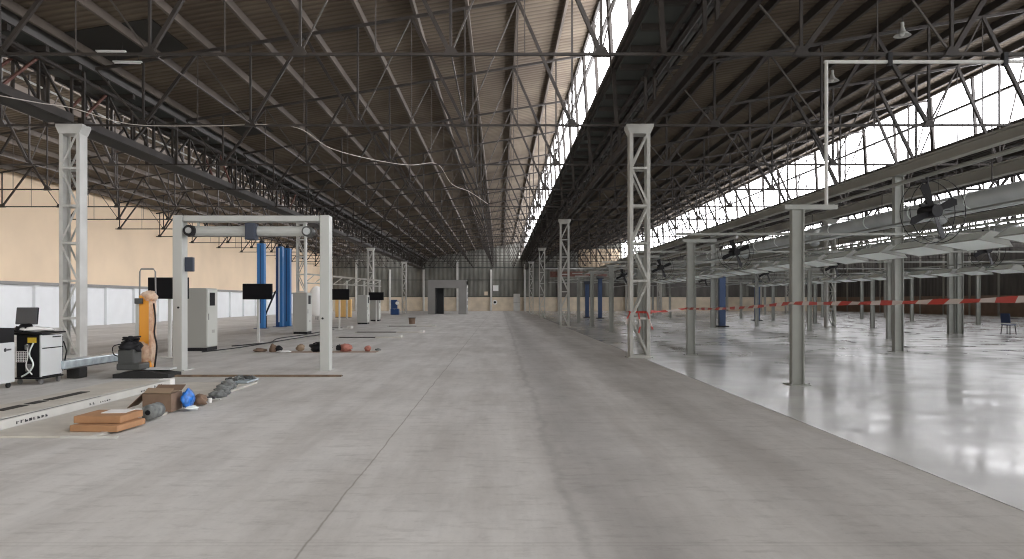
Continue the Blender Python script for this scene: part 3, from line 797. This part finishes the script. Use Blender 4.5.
def spline(pts, n=8):
    out = []; pts = [Vector(p) for p in pts]
    for i in range(len(pts)-1):
        p0 = pts[max(i-1, 0)]; p1 = pts[i]; p2 = pts[i+1]; p3 = pts[min(i+2, len(pts)-1)]
        for k in range(n):
            t = k/n
            out.append(0.5*((2*p1)+(-p0+p2)*t+(2*p0-5*p1+4*p2-p3)*t*t+(-p0+3*p1-3*p2+p3)*t**3))
    out.append(pts[-1]); return out
def W(x, y, D): return (PX(x, D), D, PZ(y, D))
cab = [W(-20, 92, 16), W(40, 103, 17.5), W(72, 108, 19), W(130, 124, 20.6), W(200, 126, 21.1), W(290, 126, 21.3), W(330, 148, 22.5), W(375, 160, 24.5), W(410, 165, 26.5), W(437, 164, 27.4), W(452, 184, 28.5), W(470, 192, 31), W(488, 204, 33.5)]
tag(finish(MB().tube(spline(cab), 0.011, 6), 'hanging_cable', 'cable', None, True), 'pale loose cable sagging across the truss chords over the aisle', 'cable')

# ------------------------------------------------------------------ left side: workshop equipment
# gantry
gx0, gx1, gy = -7.5, -3.93, 17.1
t = thing('alignment_gantry', 'large white portal gantry with camera bar over the left floor', 'gantry', (0, gy, 0))
part('post', MB().rbox((gx0+0.09, 0.16, 1.79), (0.22, 0.32, 3.56), bev=0.015), 'gantry', t)
part('post', MB().rbox((gx1-0.10, 0.16, 1.79), (0.22, 0.32, 3.56), bev=0.015), 'gantry', t)
part('top_beam', MB().rbox(((gx0+gx1)/2, 0.2, 3.50), (gx1-gx0-0.44, 0.36, 0.13), bev=0.01), 'gantry', t)
part('base_plate', MB().box(gx0-0.03, gx0+0.28, -0.06, 0.5, 0, 0.02), 'gantry', t)
part('base_plate', MB().box(gx1-0.3, gx1+0.03, -0.06, 0.5, 0, 0.02), 'gantry', t)
cb = part('camera_bar', MB().tube([(gx0+0.42, 0.2, 3.22), (gx1-0.62, 0.2, 3.22)], 0.12, 14), 'gantry', t)
part('lens_housing', MB().tube([(gx0+0.36, -0.02, 3.22), (gx0+0.36, 0.3, 3.22)], 0.13, 16), 'black', cb)
part('lens_ring', MB().tube([(gx0+0.36, -0.05, 3.22), (gx0+0.36, -0.02, 3.22)], 0.07, 16), 'steel', cb)
part('lens_housing', MB().tube([(gx1-0.5, -0.02, 3.2), (gx1-0.5, 0.3, 3.2)], 0.12, 16), 'machine', cb)
part('lens_ring', MB().tube([(gx1-0.5, -0.06, 3.2), (gx1-0.5, -0.02, 3.2)], 0.08, 16), 'duct', cb)
part('centre_box', MB().rbox((-5.73, 0.1, 3.2), (0.23, 0.3, 0.38), bev=0.02), 'navy', t)
part('sensor_box', MB().rbox((gx0+0.29, 0.2, 2.45), (0.2, 0.12, 0.33), bev=0.015), 'navy', t)
part('socket', MB().tube([(gx1-0.14, -0.02, 1.2), (gx1-0.14, 0.02, 1.2)], 0.025, 10), 'black', t)
part('socket', MB().tube([(gx0+0.12, -0.02, 1.45), (gx0+0.12, 0.02, 1.45)], 0.025, 10), 'black', t)
for xx in (gx0+0.5, gx1-0.6): part('bar_hanger', MB().bar((xx, 0.2, 3.3), (xx, 0.2, 3.45), 0.05), 'gantry', t)

# TV stands
def make_tv(h, wd, hh):
    t = thing('screen_stand', '', 'screen')
    part('screen_panel', MB().rbox((0, -0.08, h), (wd, 0.06, hh), bev=0.012), 'screen', t)
    part('bezel', MB().rbox((0, -0.055, h), (wd+0.02, 0.03, hh+0.02), bev=0.01), 'black', t)
    part('pole', MB().rbox((0, 0.02, h/2), (0.09, 0.07, h), bev=0.01), 'white_steel', t)
    part('foot', MB().rbox((0, 0.02, 0.02), (0.35, 0.35, 0.03), bev=0.01), 'white_steel', t)
    part('bracket', MB().rbox((0, -0.03, h), (0.25, 0.06, 0.2)), 'black', t)
    return t
tv0 = make_tv(1.96, 1.12, 0.58); tv0.location = (-9.27, 20.9, 0)
tag(tv0, 'wide black screen on a white pole left of the gantry', 'screen', 'black screens on white poles')
dup(tv0, (-9.22, 28.4, 0), 'black screen on a white pole seen inside the gantry frame')
dup(tv0, (-8.84, 41.0, 0), 'black screen on a thin pole just right of the gantry')
dup(tv0, (-9.3, 56.0, 0), 'small distant black screen in front of the last grey cabinet')
tv0.children[0]

# cabinets
def make_cab():
    t = thing('control_cabinet', '', 'cabinet')
    part('body', MB().rbox((0, 0.45, 1.06), (0.68, 0.9, 1.9), bev=0.02), 'cab', t)
    d = part('door', MB().rbox((0.35, 0.45, 1.06), (0.03, 0.84, 1.84), bev=0.01), 'cab_light', t)
    part('window', MB().rbox((0.367, 0.42, 1.66), (0.012, 0.42, 0.42)), 'screen', d)
    part('badge', MB().rbox((0.367, 0.5, 0.62), (0.01, 0.22, 0.1)), 'cab', d)
    part('handle', MB().rbox((0.375, 0.1, 1.1), (0.02, 0.03, 0.2)), 'steel', d)
    part('plinth', MB().rbox((0.02, 0.45, 0.06), (0.66, 0.84, 0.11)), 'black', t)
    return t
c0 = make_cab(); c0.location = (-9.68, 23.7, 0)
tag(c0, 'tall grey control cabinet just right of the gantry left post', 'cabinet', 'grey control cabinets')
dup(c0, (-9.68, 36.0, 0), 'tall grey control cabinet left of the gantry right post below the lattice column')
dup(c0, (-9.45, 51.0, 0), 'tall grey control cabinet, left one of the far pair right of the gantry')
dup(c0, (-9.95, 59.0, 0), 'tall grey control cabinet, right one of the far pair behind the small screen')

# blue lift posts
def lift(X, Y, h, label, dark=False):
    t = thing('lift_post', label, 'vehicle lift post', (X, Y, 0), 0, 'blue vehicle lift posts')
    part('shaft', MB().box(-0.2, 0.02, -0.2, 0.2, 0.03, h), 'blue_dark' if dark else 'blue', t)
    part('face_plate', MB().box(0.02, 0.2, -0.2, 0.2, 0.03, h), 'blue', t)
    part('slot', MB().box(-0.03, 0.03, -0.215, -0.2, 0.3, h-0.1), 'label' if dark else 'blue_dark', t)
    part('base', MB().box(-0.35, 0.35, -0.35, 0.35, 0, 0.03), 'blue_dark', t)
    part('head_cap', MB().tube([(0, 0, h), (0, 0, h+0.18)], 0.12, 10), 'black', t)
lift(PX(261.5, 43.5), 43.5, 4.95, 'single blue lift post behind the screen inside the gantry')
lift(PX(280.0, 46), 46, 4.95, 'left blue lift post of the close pair inside the gantry', True)
lift(PX(287.5, 47.5), 47.5, 4.95, 'right blue lift post of the close pair inside the gantry')
t = thing('lift_ladder', 'dark striped sloping arm beside the single blue lift post', 'lift arm', (PX(269, 44), 44, 0))
part('arm', MB().bar((0.4, 0, 2.2), (-0.25, 0, 0.7), 0.1, 0.08), 'black', t)
part('arm_foot', MB().box(-0.35, -0.15, -0.1, 0.1, 0, 0.72), 'black', t)

# leftmost cart
t = thing('white_cart', 'white cart with a round logo cut by the left picture edge', 'cart', (-9.34, 13.1, 0))
part('body', MB().rbox((0, 0.35, 0.47), (0.72, 0.7, 0.74), bev=0.02), 'cart', t)
part('dark_top', MB().prismx([(0.0, 0.84), (0.7, 0.84), (0.7, 1.1), (0.3, 1.12), (0.05, 0.95)], -0.34, 0.34), 'black', t)
part('yellow_label', MB().rbox((0.25, 0.0, 0.91), (0.08, 0.02, 0.06)), 'yellow', t)
part('logo_disc', MB().tube([(0.358, 0.42, 0.71), (0.366, 0.42, 0.71)], 0.035, 14), 'ink', t)
for k in range(4): part('logo_mark', MB().rbox((0.362, 0.485+0.03*k, 0.71), (0.006, 0.02, 0.03)), 'ink', t)
for sx in (-0.28, 0.28):
    for sy in (0.08, 0.62): part('caster', MB().tube([(sx-0.02, sy, 0.05), (sx+0.02, sy, 0.05)], 0.05, 12), 'rubber', t)
part('tool_hook', MB().tube(spline([(0.1, 0.3, 1.1), (0.05, 0.3, 1.2), (0.15, 0.3, 1.22), (0.2, 0.3, 1.12)]), 0.012, 6), 'steel', t)

# second cart with monitor
t = thing('machine_trolley', 'white door trolley with open dark front, wire basket and grey monitor', 'trolley', (-9.0, 14.2, 0))
part('body', MB().box(-0.24, 0.22, 0.04, 0.7, 0.13, 0.95), 'black', t)
d = part('door', MB().rbox((0.235, 0.37, 0.42), (0.03, 0.66, 0.52), bev=0.006), 'cart', t)
part('drawer', MB().rbox((0.235, 0.37, 0.82), (0.03, 0.66, 0.24), bev=0.006), 'cart', t)
part('drawer_handle', MB().rbox((0.256, 0.5, 0.90), (0.014, 0.26, 0.02)), 'black', t)
part('side_trim', MB().box(0.225, 0.25, 0.0, 0.04, 0.15, 0.95), 'cart', t)
part('top_shelf', MB().rbox((-0.02, 0.36, 0.985), (0.62, 0.8, 0.03), bev=0.01), 'black', t)
part('keyboard_wrap', MB().lump((0.0, 0.25, 1.05), (0.3, 0.3, 0.05), 3, 0.5), 'label', t, True)
part('tool_bundle', MB().lump((-0.17, 0.12, 1.03), (0.13, 0.14, 0.10), 31, 0.8), 'black', t, True)
part('yellow_label', MB().rbox((0.06, 0.03, 0.85), (0.16, 0.02, 0.10)), 'yellow', t)
mon = part('monitor', MB().rbox((-0.18, 0.25, 1.31), (0.43, 0.03, 0.31), rz=-0.1, rx=-0.12, bev=0.006), 'greyscreen', t)
part('monitor_bezel', MB().rbox((-0.18, 0.27, 1.31), (0.45, 0.03, 0.33), rz=-0.1, rx=-0.12, bev=0.006), 'black', mon)
part('monitor_stand', MB().bar((-0.16, 0.3, 1.0), (-0.16, 0.3, 1.2), 0.07, 0.05), 'black', t)
bk = MB()
for k in range(7):
    bk.tube([(-0.20+0.033*k, -0.02, 0.44), (-0.20+0.033*k, -0.02, 0.64)], 0.006, 5)
    bk.tube([(-0.20, -0.02, 0.44+0.033*k), (0.0, -0.02, 0.44+0.033*k)], 0.006, 5)
part('wire_basket', bk, 'label', t)
part('hose', MB().tube(spline([(0.12, -0.02, 0.80), (0.06, -0.05, 0.6), (0.14, -0.06, 0.4), (0.05, -0.05, 0.25), (-0.1, -0.03, 0.16)]), 0.016, 6), 'hood', t, True)
part('hose', MB().tube(spline([(0.0, -0.02, 0.78), (0.03, -0.05, 0.55), (0.0, -0.05, 0.35), (0.1, -0.03, 0.2)]), 0.013, 6), 'label', t, True)
part('gauge_block', MB().rbox((0.02, -0.01, 0.33), (0.1, 0.06, 0.14), bev=0.01), 'steel', t)
part('gauge_block', MB().rbox((0.0, -0.01, 0.72), (0.08, 0.06, 0.1), bev=0.01), 'steel', t)
for sx in (-0.2, 0.2):
    for sy in (0.08, 0.64): part('caster', MB().tube([(sx-0.02, sy, 0.055), (sx+0.02, sy, 0.055)], 0.055, 12), 'steel', t)
part('rear_rail', MB().tube([(0.24, 0.72, 0.2), (0.24, 0.72, 0.9)], 0.012, 6), 'black', t)
part('floor_tray', MB().box(-0.28, 0.26, 0.0, 0.72, 0.11, 0.135), 'black', t)
part('rear_hook', MB().tube([(0.26, 0.72, 0.8), (0.31, 0.74, 0.6), (0.26, 0.76, 0.4)], 0.015, 6), 'black', t)

# silver beam on its block
t = thing('wrapped_beam', 'silver plastic-wrapped steel beam lying on a black block', 'beam', (-8.85, 14.95, 0))
part('beam_body', MB().rbox((0, 1.15, 0.32), (0.34, 2.5, 0.17), bev=0.02), 'silver', t)
part('beam_edge', MB().rbox((0.165, 1.15, 0.235), (0.02, 2.5, 0.02)), 'machine', t)
tag(finish(MB().rbox((-8.8, 15.5, 0.115), (0.28, 0.3, 0.22), bev=0.02), 'rubber_block', 'rubber'), 'black block under the silver beam', 'block')

# hydraulic unit and base sheet
t = thing('hydraulic_unit', 'grey machine unit topped with tangled black hoses beside the orange post', 'machine', (-7.72, 15.6, 0.157))
part('housing', MB().rbox((-0.03, 0, 0.24), (0.34, 0.36, 0.40), bev=0.03), 'machine', t)
part('foot_box', MB().rbox((0.05, -0.02, 0.08), (0.5, 0.44, 0.14), bev=0.03), 'machine', t)
hm = MB()
random.seed(3)
for k in range(9):
    a = random.uniform(0, 6.28); pts = [(0.14*math.cos(a+q)*random.uniform(.6, 1.5), 0.14*math.sin(a+q), 0.5+random.uniform(0, 0.2)) for q in (0, 1.2, 2.6, 4)]
    hm.tube(spline(pts), 0.018, 6)
hm.lump((0.0, 0, 0.50), (0.21, 0.19, 0.15), 5, 0.7)
part('hose_tangle', hm, 'black', t, True)
part('hose_tangle', MB().tube(spline([(-0.15, -0.1, 0.55), (-0.3, -0.15, 0.5), (-0.27, -0.2, 0.35), (-0.18, -0.2, 0.3)]), 0.012, 6), 'black', t, True)
t = thing('floor_mat', 'black rubber-edged floor mat under the orange post and grey unit', 'mat', (-7.45, 15.7, 0))
sh = MB(); bm = sh.bm
nx, ny = 20, 8; g = {}
for lay in (0, 1):
    for i in range(nx+1):
        for j in range(ny+1):
            x = -0.55 + 1.15*i/nx; y = -0.32 + 0.64*j/ny
            z = 0.09 + 0.05*math.sin(i/nx*math.pi)*(1 if i < nx*0.9 else 0.5) + 0.03*noise.noise(Vector((x*5, y*5, 0)))
            g[lay, i, j] = bm.verts.new((x, y, z if lay else 0.0))
for i in range(nx):
    for j in range(ny):
        bm.faces.new((g[1, i, j], g[1, i+1, j], g[1, i+1, j+1], g[1, i, j+1])); bm.faces.new((g[0, i, j], g[0, i, j+1], g[0, i+1, j+1], g[0, i+1, j]))
for i in range(nx):
    bm.faces.new((g[0, i, 0], g[0, i+1, 0], g[1, i+1, 0], g[1, i, 0])); bm.faces.new((g[0, i+1, ny], g[0, i, ny], g[1, i, ny], g[1, i+1, ny]))
for j in range(ny):
    bm.faces.new((g[0, 0, j+1], g[0, 0, j], g[1, 0, j], g[1, 0, j+1])); bm.faces.new((g[0, nx, j], g[0, nx, j+1], g[1, nx, j+1], g[1, nx, j]))
part('rubber_skirt', sh, 'rubber', t)
part('steel_plate', MB().rbox((0.22, 0.12, 0.165), (0.6, 0.35, 0.03), bev=0.01), 'cart', t)

# orange post
t = thing('orange_lift_post', 'orange post in pink bubble wrap with a hoop above', 'lift post', (-7.70, 16.25, 0.0))
part('shaft', MB().rbox((0, 0, 0.86), (0.24, 0.22, 1.72), bev=0.01), 'orange', t)
part('corner_rail', MB().box(-0.19, -0.12, -0.13, 0.1, 0.3, 1.62), 'gantry', t)
part('corner_rail', MB().box(0.10, 0.16, -0.13, 0.1, 0.3, 1.6), 'wrap', t)
part('wrap_base', MB().lump((-0.02, 0.0, 0.42), (0.19, 0.17, 0.38), 4, 0.25), 'wrap', t, True)
part('wrap_head', MB().lump((0.04, 0.0, 1.70), (0.17, 0.15, 0.13), 9, 0.35), 'wrap', t, True)
part('control_box', MB().rbox((-0.1, -0.16, 1.60), (0.16, 0.08, 0.12), bev=0.01), 'machine', t)
part('hoop', MB().tube([(-0.20, 0.05, 0.3), (-0.18, 0.05, 2.24), (-0.15, 0.05, 2.30), (0.12, 0.05, 2.30), (0.16, 0.05, 2.24), (0.17, 0.05, 1.6)], 0.018, 8), 'portal', t)
part('cable', MB().tube(spline([(0.17, -0.05, 1.55), (0.21, -0.06, 1.2), (0.19, -0.06, 0.9), (0.24, -0.06, 0.6), (0.2, -0.08, 0.15)]), 0.02, 6), 'black', t, True)

# white runway ramp with its markings, slot strip and low plate
t = thing('runway_beam', 'long low white runway with printed marks at lower left', 'runway', (-6.17, 8.6, 0))
part('body', MB().rbox((-0.5, 2.75, 0.06), (1.0, 5.5, 0.116), bev=0.006), 'plate', t)
part('top_sheet', MB().box(-0.93, -0.12, 0.05, 5.1, 0.118, 0.124), 'plate_top', t)
part('end_cap', MB().rbox((-0.1, 5.42, 0.07), (0.22, 0.2, 0.13), bev=0.008), 'label', t)
random.seed(5)
def marks(y, n, w_, h_):
    for k in range(n):
        mb = MB(); yy = y + k*w_*1.25
        mb.box(0.0, 0.004, yy, yy+w_*0.28, 0.03, 0.03+h_)
        mb.box(0.0, 0.004, yy, yy+w_*random.uniform(.6, .9), 0.03+h_*random.choice((0, .4, .8)), 0.03+h_*random.choice((0, .4, .8))+h_*0.2+0.001)
        part('printed_mark', mb, 'ink', t)
marks(0.9, 8, 0.07, 0.035); marks(2.6, 2, 0.07, 0.035); marks(2.9, 5, 0.05, 0.02); marks(4.2, 6, 0.05, 0.03); marks(4.7, 3, 0.1, 0.06)
for ya, yb in ((0.2, 1.3), (1.4, 1.95), (2.05, 2.4), (2.5, 3.5)):
    part('slot', MB().box(-0.64, -0.49, ya, yb, 0.125, 0.132), 'dark_sheet', t)
part('seam', MB().box(-0.05, -0.035, 0.05, 3.0, 0.119, 0.122), 'machine', t)
t = thing('floor_plate', 'low dusty white plate on the floor under the cardboard boxes', 'plate', (-4.72, 8.7, 0))
part('plate', MB().box(-1.35, 0, 0, 5.8, 0, 0.022), 'plate_top', t)
part('edge_strip', MB().box(-0.06, 0.01, 0, 5.8, 0.022, 0.03), 'plate', t)
part('front_edge', MB().box(-0.4, 0.26, -0.03, 0.02, 0, 0.026), 'plate', t)

# cardboard on the plate
tag(finish(MB().rbox((-4.87, 9.27, 0.062), (0.60, 0.62, 0.075), rz=-0.08, bev=0.008), 'flat_carton', 'board'), 'lower flat orange-brown carton on the white plate', 'carton', 'flat cartons on the white plate')
t = thing('flat_carton', 'upper flat orange-brown carton with a white label', 'carton', (-4.93, 9.4, 0.101), -0.02, 'flat cartons on the white plate')
part('carton_body', MB().rbox((0, 0, 0.045), (0.58, 0.56, 0.085), bev=0.008), 'board', t)
part('top_sheet', MB().rbox((0.05, 0.12, 0.091), (0.3, 0.3, 0.006), rz=0.1), 'label', t)
t = thing('grey_roll', 'dark grey roll with white label beside the flat cartons', 'roll', (-4.66, 10.0, 0.022))
part('roll_body', MB().tube([(0, -0.14, 0.1), (0, 0.16, 0.1)], 0.1, 18), 'rag', t, True)
part('roll_core', MB().tube([(0, -0.15, 0.1), (0, -0.139, 0.1)], 0.035, 12), 'black', t)
part('paper_label', MB().rbox((-0.12, -0.14, 0.12), (0.09, 0.01, 0.07)), 'label', t)
t = thing('open_carton', 'open brown cardboard box lying on the white plate', 'carton', (-4.87, 10.75, 0.022), 0.05)
part('body', MB().box(-0.2, 0.2, -0.2, 0.2, 0, 0.26), 'kraft', t)
part('inside', MB().box(-0.185, 0.185, -0.18, 0.18, 0.27, 0.274), 'kraft_in', t)
for a, c in (((-0.2, 0, 0.27), (-0.42, 0, 0.06)), ((0, 0.2, 0.27), (0.0, 0.36, 0.33))):
    part('flap', MB().bar(a, c, 0.36 if a[0] else 0.4, 0.008), 'kraft', t)
part('front_flap', MB().bar((0.0, -0.2, 0.27), (0.02, -0.1, 0.33), 0.4, 0.008), 'kraft_in', t)
t = thing('blue_package', 'crumpled blue plastic package against the open brown carton', 'package', (-4.565, 10.9, 0.022))
part('film', MB().lump((0, 0, 0.14), (0.075, 0.14, 0.16), 2, 0.35), 'bluewrap', t, True)
part('film_tail', MB().lump((0.09, -0.1, 0.03), (0.1, 0.06, 0.03), 5, 0.5), 'hood', t, True)
tag(finish(MB().lump((-4.6, 11.4, 0.08), (0.13, 0.12, 0.075), 8, 0.5), 'crumpled_paper', 'kraft', None, True), 'crumpled brown packing paper right of the blue package', 'paper')
tag(finish(MB().lathe([(0.001, 0.0), (0.03, 0.0), (0.035, 0.07), (0.03, 0.07), (0.025, 0.01), (0.001, 0.01)], (-4.5, 11.55, 0.025), 14), 'paper_cup', 'label'), 'small white cup beside the crumpled packing paper', 'cup')
# debris heap
heap = thing('rag_heap', 'heap of grey rags and parts trailing along the plate edge', 'rags', (-4.72, 12.3, 0.02))
random.seed(11)
for k in range(7):
    part('rag', MB().lump((0.05-0.06*k+random.uniform(-.05, .05), 0.27*k, 0.035), (0.13, 0.14, 0.035+0.04*random.random()), k+20, 0.6), 'rag', heap, True)
t = thing('tool_strip', 'pale strip of small dark tools in front of the grey rags', 'tools', (-4.95, 11.95, 0.022))
part('strip', MB().box(-0.02, 0.5, -0.1, 0.0, 0, 0.02), 'plate', t)
random.seed(13)
for k in range(8):
    x = 0.0 + k*0.055
    part('tool', MB().rbox((x, -0.05, 0.035), (0.02+0.02*random.random(), 0.1, 0.03), rz=random.uniform(-.6, .6)), 'ink', t)
t = thing('parts_tray', 'blue-grey tray of metal parts left of the gantry right post', 'tray', (-5.1, 14.5, 0.022))
part('tray', MB().rbox((0.05, 0, 0.03), (0.5, 0.7, 0.04), bev=0.01), 'silver', t)
for k in range(10):
    part('metal_part', MB().lump((-0.12+0.35*random.random(), random.uniform(-.3, .3), 0.065), (0.07, 0.06, 0.04), k, 0.7), 'rag' if k % 3 else 'machine', t)
# timber strip on the floor in front of the gantry
t = thing('threshold_strip', 'worn brown timber and steel strip across the floor before the gantry', 'strip', (-5.12, 15.75, 0))
part('timber', MB().rbox((0, 0, 0.02), (3.55, 0.13, 0.036), bev=0.008), 'timber', t)
part('steel_edge', MB().rbox((0, 0.09, 0.012), (3.55, 0.05, 0.022)), 'machine', t)

# items on the floor between the gantry posts
t = thing('cardboard_sheet', 'long salmon cardboard sheet lying under the bags inside the gantry', 'cardboard', (-5.3, 23.4, 0))
part('sheet', MB().rbox((0, 0, 0.008), (2.9, 0.7, 0.012), rz=0.01), 'tan', t)
t = thing('black_bag', 'black crumpled bag left of the gantry right post', 'bag', (-5.62, 23.3, 0.015))
part('bag_body', MB().lump((0, 0, 0.13), (0.36, 0.24, 0.16), 1, 0.35), 'black', t, True)
part('strap', MB().tube(spline([(-0.2, -0.1, 0.25), (-0.05, -0.2, 0.3), (0.12, -0.16, 0.26)]), 0.018, 6), 'rubber', t, True)
t = thing('red_bag', 'salmon red bag right of the gantry right post', 'bag', (-4.83, 23.3, 0.015))
part('bag_body', MB().lump((0, 0, 0.11), (0.2, 0.18, 0.13), 6, 0.4), 'pink', t, True)
part('dark_end', MB().lump((-0.2, 0, 0.12), (0.1, 0.14, 0.1), 7, 0.4), 'black', t, True)
tag(finish(MB().lump((-4.15, 23.4, 0.10), (0.10, 0.12, 0.10), 12, 0.4), 'red_bundle', 'pink', None, True), 'small red bundle farthest right on the cardboard sheet', 'bundle')
tag(finish(MB().lump((-3.85, 23.5, 0.07), (0.09, 0.07, 0.04), 13, 0.4), 'grey_bundle', 'rag', None, True), 'tiny grey bundle at the cardboard sheet right end', 'bundle')
t = thing('dark_bundle', 'brown and black crumpled bundle left of the cardboard sheet', 'bundle', (-7.1, 23.3, 0.012))
part('bundle_half', MB().lump((0, 0, 0.1), (0.1, 0.14, 0.15), 14, 0.3), 'kraft', t, True); part('bundle_half', MB().lump((0.16, 0.05, 0.08), (0.13, 0.1, 0.1), 15, 0.3), 'black', t, True)
tag(finish(MB().lump((-7.52, 23.3, 0.06), (0.2, 0.16, 0.06), 16, 0.4), 'brown_cloth', 'kraft', None, True), 'flat brown cloth, farthest left of the floor clutter inside the gantry', 'cloth')
tag(finish(MB().lump((-6.66, 23.0, 0.04), (0.2, 0.14, 0.035), 17, 0.4), 'white_cloth', 'label', None, True), 'white cloth between the dark bundle and the tan bundle', 'cloth')
tag(finish(MB().lump((-6.3, 23.5, 0.12), (0.13, 0.14, 0.12), 18, 0.3), 'tan_bundle', 'kraft_in', None, True), 'tan rounded bundle between white cloth and black bag', 'bundle')

# floor channels and rails farther back
def channel(x0, x1, y, D, label, wd=0.35):
    t = thing('floor_channel', label, 'channel', (PX((x0+x1)/2, D), D, 0), 0, 'floor channels on the left')
    L_ = (x1-x0)*D/F
    part('curb', MB().box(-L_/2, L_/2, -wd, wd, 0, 0.03), 'plate_top', t)
    part('slot', MB().box(-L_/2+0.1, L_*0.1, -wd-0.01, -wd*0.2, 0.012, 0.04), 'dark_sheet', t)
    part('end_block', MB().box(L_/2-0.2, L_/2, -wd, wd, 0.03, 0.12), 'plate', t)
channel(338, 402, 338, 32.5, 'nearest pale floor channel right of the gantry')
channel(356, 424, 333, 38.0, 'pale floor channel with long dark slot, second beyond the gantry')
channel(388, 436, 326.5, 47.0, 'third pale floor channel beyond the gantry')
channel(330, 352, 329, 44.0, 'short floor channel under the thin screen pole')
t = thing('cable_run', 'dark cables lying on the floor between the cabinets', 'cable', (0, 0, 0))
part('cable', MB().tube(spline([W(222, 349, 0.001)] and [(PX(232, 26), 26, 0.03), (PX(245, 28)+0.7, 27.8, 0.02), (PX(262, 29)+0.5, 28.6, 0.03), (PX(275, 31), 31.5, 0.02), (PX(300, 34), 34.5, 0.03), (PX(330, 40), 41, 0.03)]), 0.02, 6), 'black', t, True)
part('cable', MB().tube(spline([(-9.2, 23, 0.03), (-8.9, 25, 0.02), (-8.7, 27.5, 0.03), (-8.7, 31, 0.02), (-8.4, 35, 0.03)]), 0.018, 6), 'black', t, True)
t = thing('trash_can', 'small brown bin on the floor before the grey portal', 'bin', (PX(412, 52), 52, 0))
part('can', MB().lathe([(0.001, 0), (0.2, 0), (0.24, 0.42), (0.22, 0.42), (0.18, 0.04), (0.001, 0.04)], n=16), 'kraft', t)
part('rim', MB().lathe([(0.24, 0.40), (0.26, 0.40), (0.26, 0.44), (0.22, 0.44), (0.24, 0.40)], n=16), 'black', t)

# grey portal booth
D = 90
t = thing('portal_booth', 'large grey portal booth with dark opening near the far wall', 'booth', (0, D, 0))
xa, xb = PX(427.7, D), PX(466.5, D); xi, xj = PX(435, D), PX(458.4, D)
part('left_pier', MB().box(xa, xi, 0, 4, 0, 4.1), 'portal', t)
part('right_pier', MB().box(xj, xb, 0, 4, 0, 4.1), 'portal', t)
part('lintel', MB().box(xa, xb, -0.03, 4, 3.2, 4.15), 'portal', t)
part('inner_screen', MB().box(xi, xi+0.8, 3.0, 4, 0, 3.2), 'portal_in', t)
part('inner_lining', MB().box(xi, xi+0.03, 0.02, 3, 0, 3.2), 'portal_in', t)
for z in (0.8, 1.6, 2.4, 3.2): part('side_vent', MB().box(xb, xb+0.04, 0.5, 3.4, z, z+0.3), 'gantry', t)

# blue machine by the far left pilaster
D = 87
t = thing('blue_machine', 'dark blue machine near the far wall left of the portal', 'machine', (PX(395, D), D, 0))
part('base', MB().rbox((0, 0, 0.35), (0.95, 0.8, 0.7), bev=0.05), 'blue_dark', t)
part('column', MB().rbox((-0.1, 0.1, 1.1), (0.7, 0.5, 1.3), bev=0.04), 'blue_dark', t)
part('turntable', MB().lathe([(0.001, 0.62), (0.4, 0.62), (0.42, 0.7), (0.001, 0.72)], n=16), 'steel', t)
part('arm', MB().bar((-0.1, 0, 1.5), (0.4, 0, 1.5), 0.15, 0.18), 'blue', t)
part('gauge', MB().tube([(0.28, -0.25, 1.35), (0.28, -0.15, 1.35)], 0.2, 14), 'label', t)

# lattice frame rig and panels far left
D = 66
t = thing('lattice_rig', 'pale lattice frame rig standing behind the far cabinets', 'rig', (0, D, 0))
xa, xb = PX(305, D), PX(381, D)
part('top_boom', MB().bar((xa, 0, 4.0), (xb, 0, 3.4), 0.12, 0.14), 'col_grey', t)
part('lower_boom', MB().bar((xa, 0, 3.2), (xb, 0, 2.9), 0.1, 0.1), 'col_grey', t)
for k in range(8):
    u, v = k/8, (k+1)/8
    part('boom_brace', MB().bar((xa+(xb-xa)*u, 0, 3.2-0.3*u), (xa+(xb-xa)*v, 0, 4.0-0.6*v), 0.07), 'col_grey', t)
for u in (0.02, 0.35, 0.55, 0.78, 0.98):
    part('rig_post', MB().bar((xa+(xb-xa)*u, 0, 0), (xa+(xb-xa)*u, 0, 3.4), 0.14), 'col_grey', t)
D = 72
t = thing('ochre_cabinet', 'ochre yellow cabinet right of the gantry behind the screen', 'cabinet', (PX(343, D), D, 0))
part('body', MB().rbox((0, 0.3, 0.9), (1.5, 0.6, 1.7), bev=0.02), 'ochre', t)
part('door', MB().box(-0.7, -0.02, -0.02, 0, 0.15, 1.7), 'ochre', t); part('door', MB().box(0.02, 0.7, -0.02, 0, 0.15, 1.7), 'ochre', t)
part('plinth', MB().box(-0.74, 0.74, 0.03, 0.57, 0, 0.06), 'black', t)
D = 64
t = thing('white_tank', 'rounded white tank between the lattice column and gantry post', 'tank', (PX(317, D), D, 0))
part('shell', MB().lathe([(0.001, 0.3), (0.6, 0.3), (0.66, 0.5), (0.66, 1.9), (0.55, 2.5), (0.3, 2.8), (0.001, 2.9)], n=24), 'label', t, True)
for q in range(4):
    a = q*math.pi/2+0.4; part('leg', MB().bar((0.5*math.cos(a), 0.5*math.sin(a), 0), (0.5*math.cos(a), 0.5*math.sin(a), 0.45), 0.08), 'steel', t)
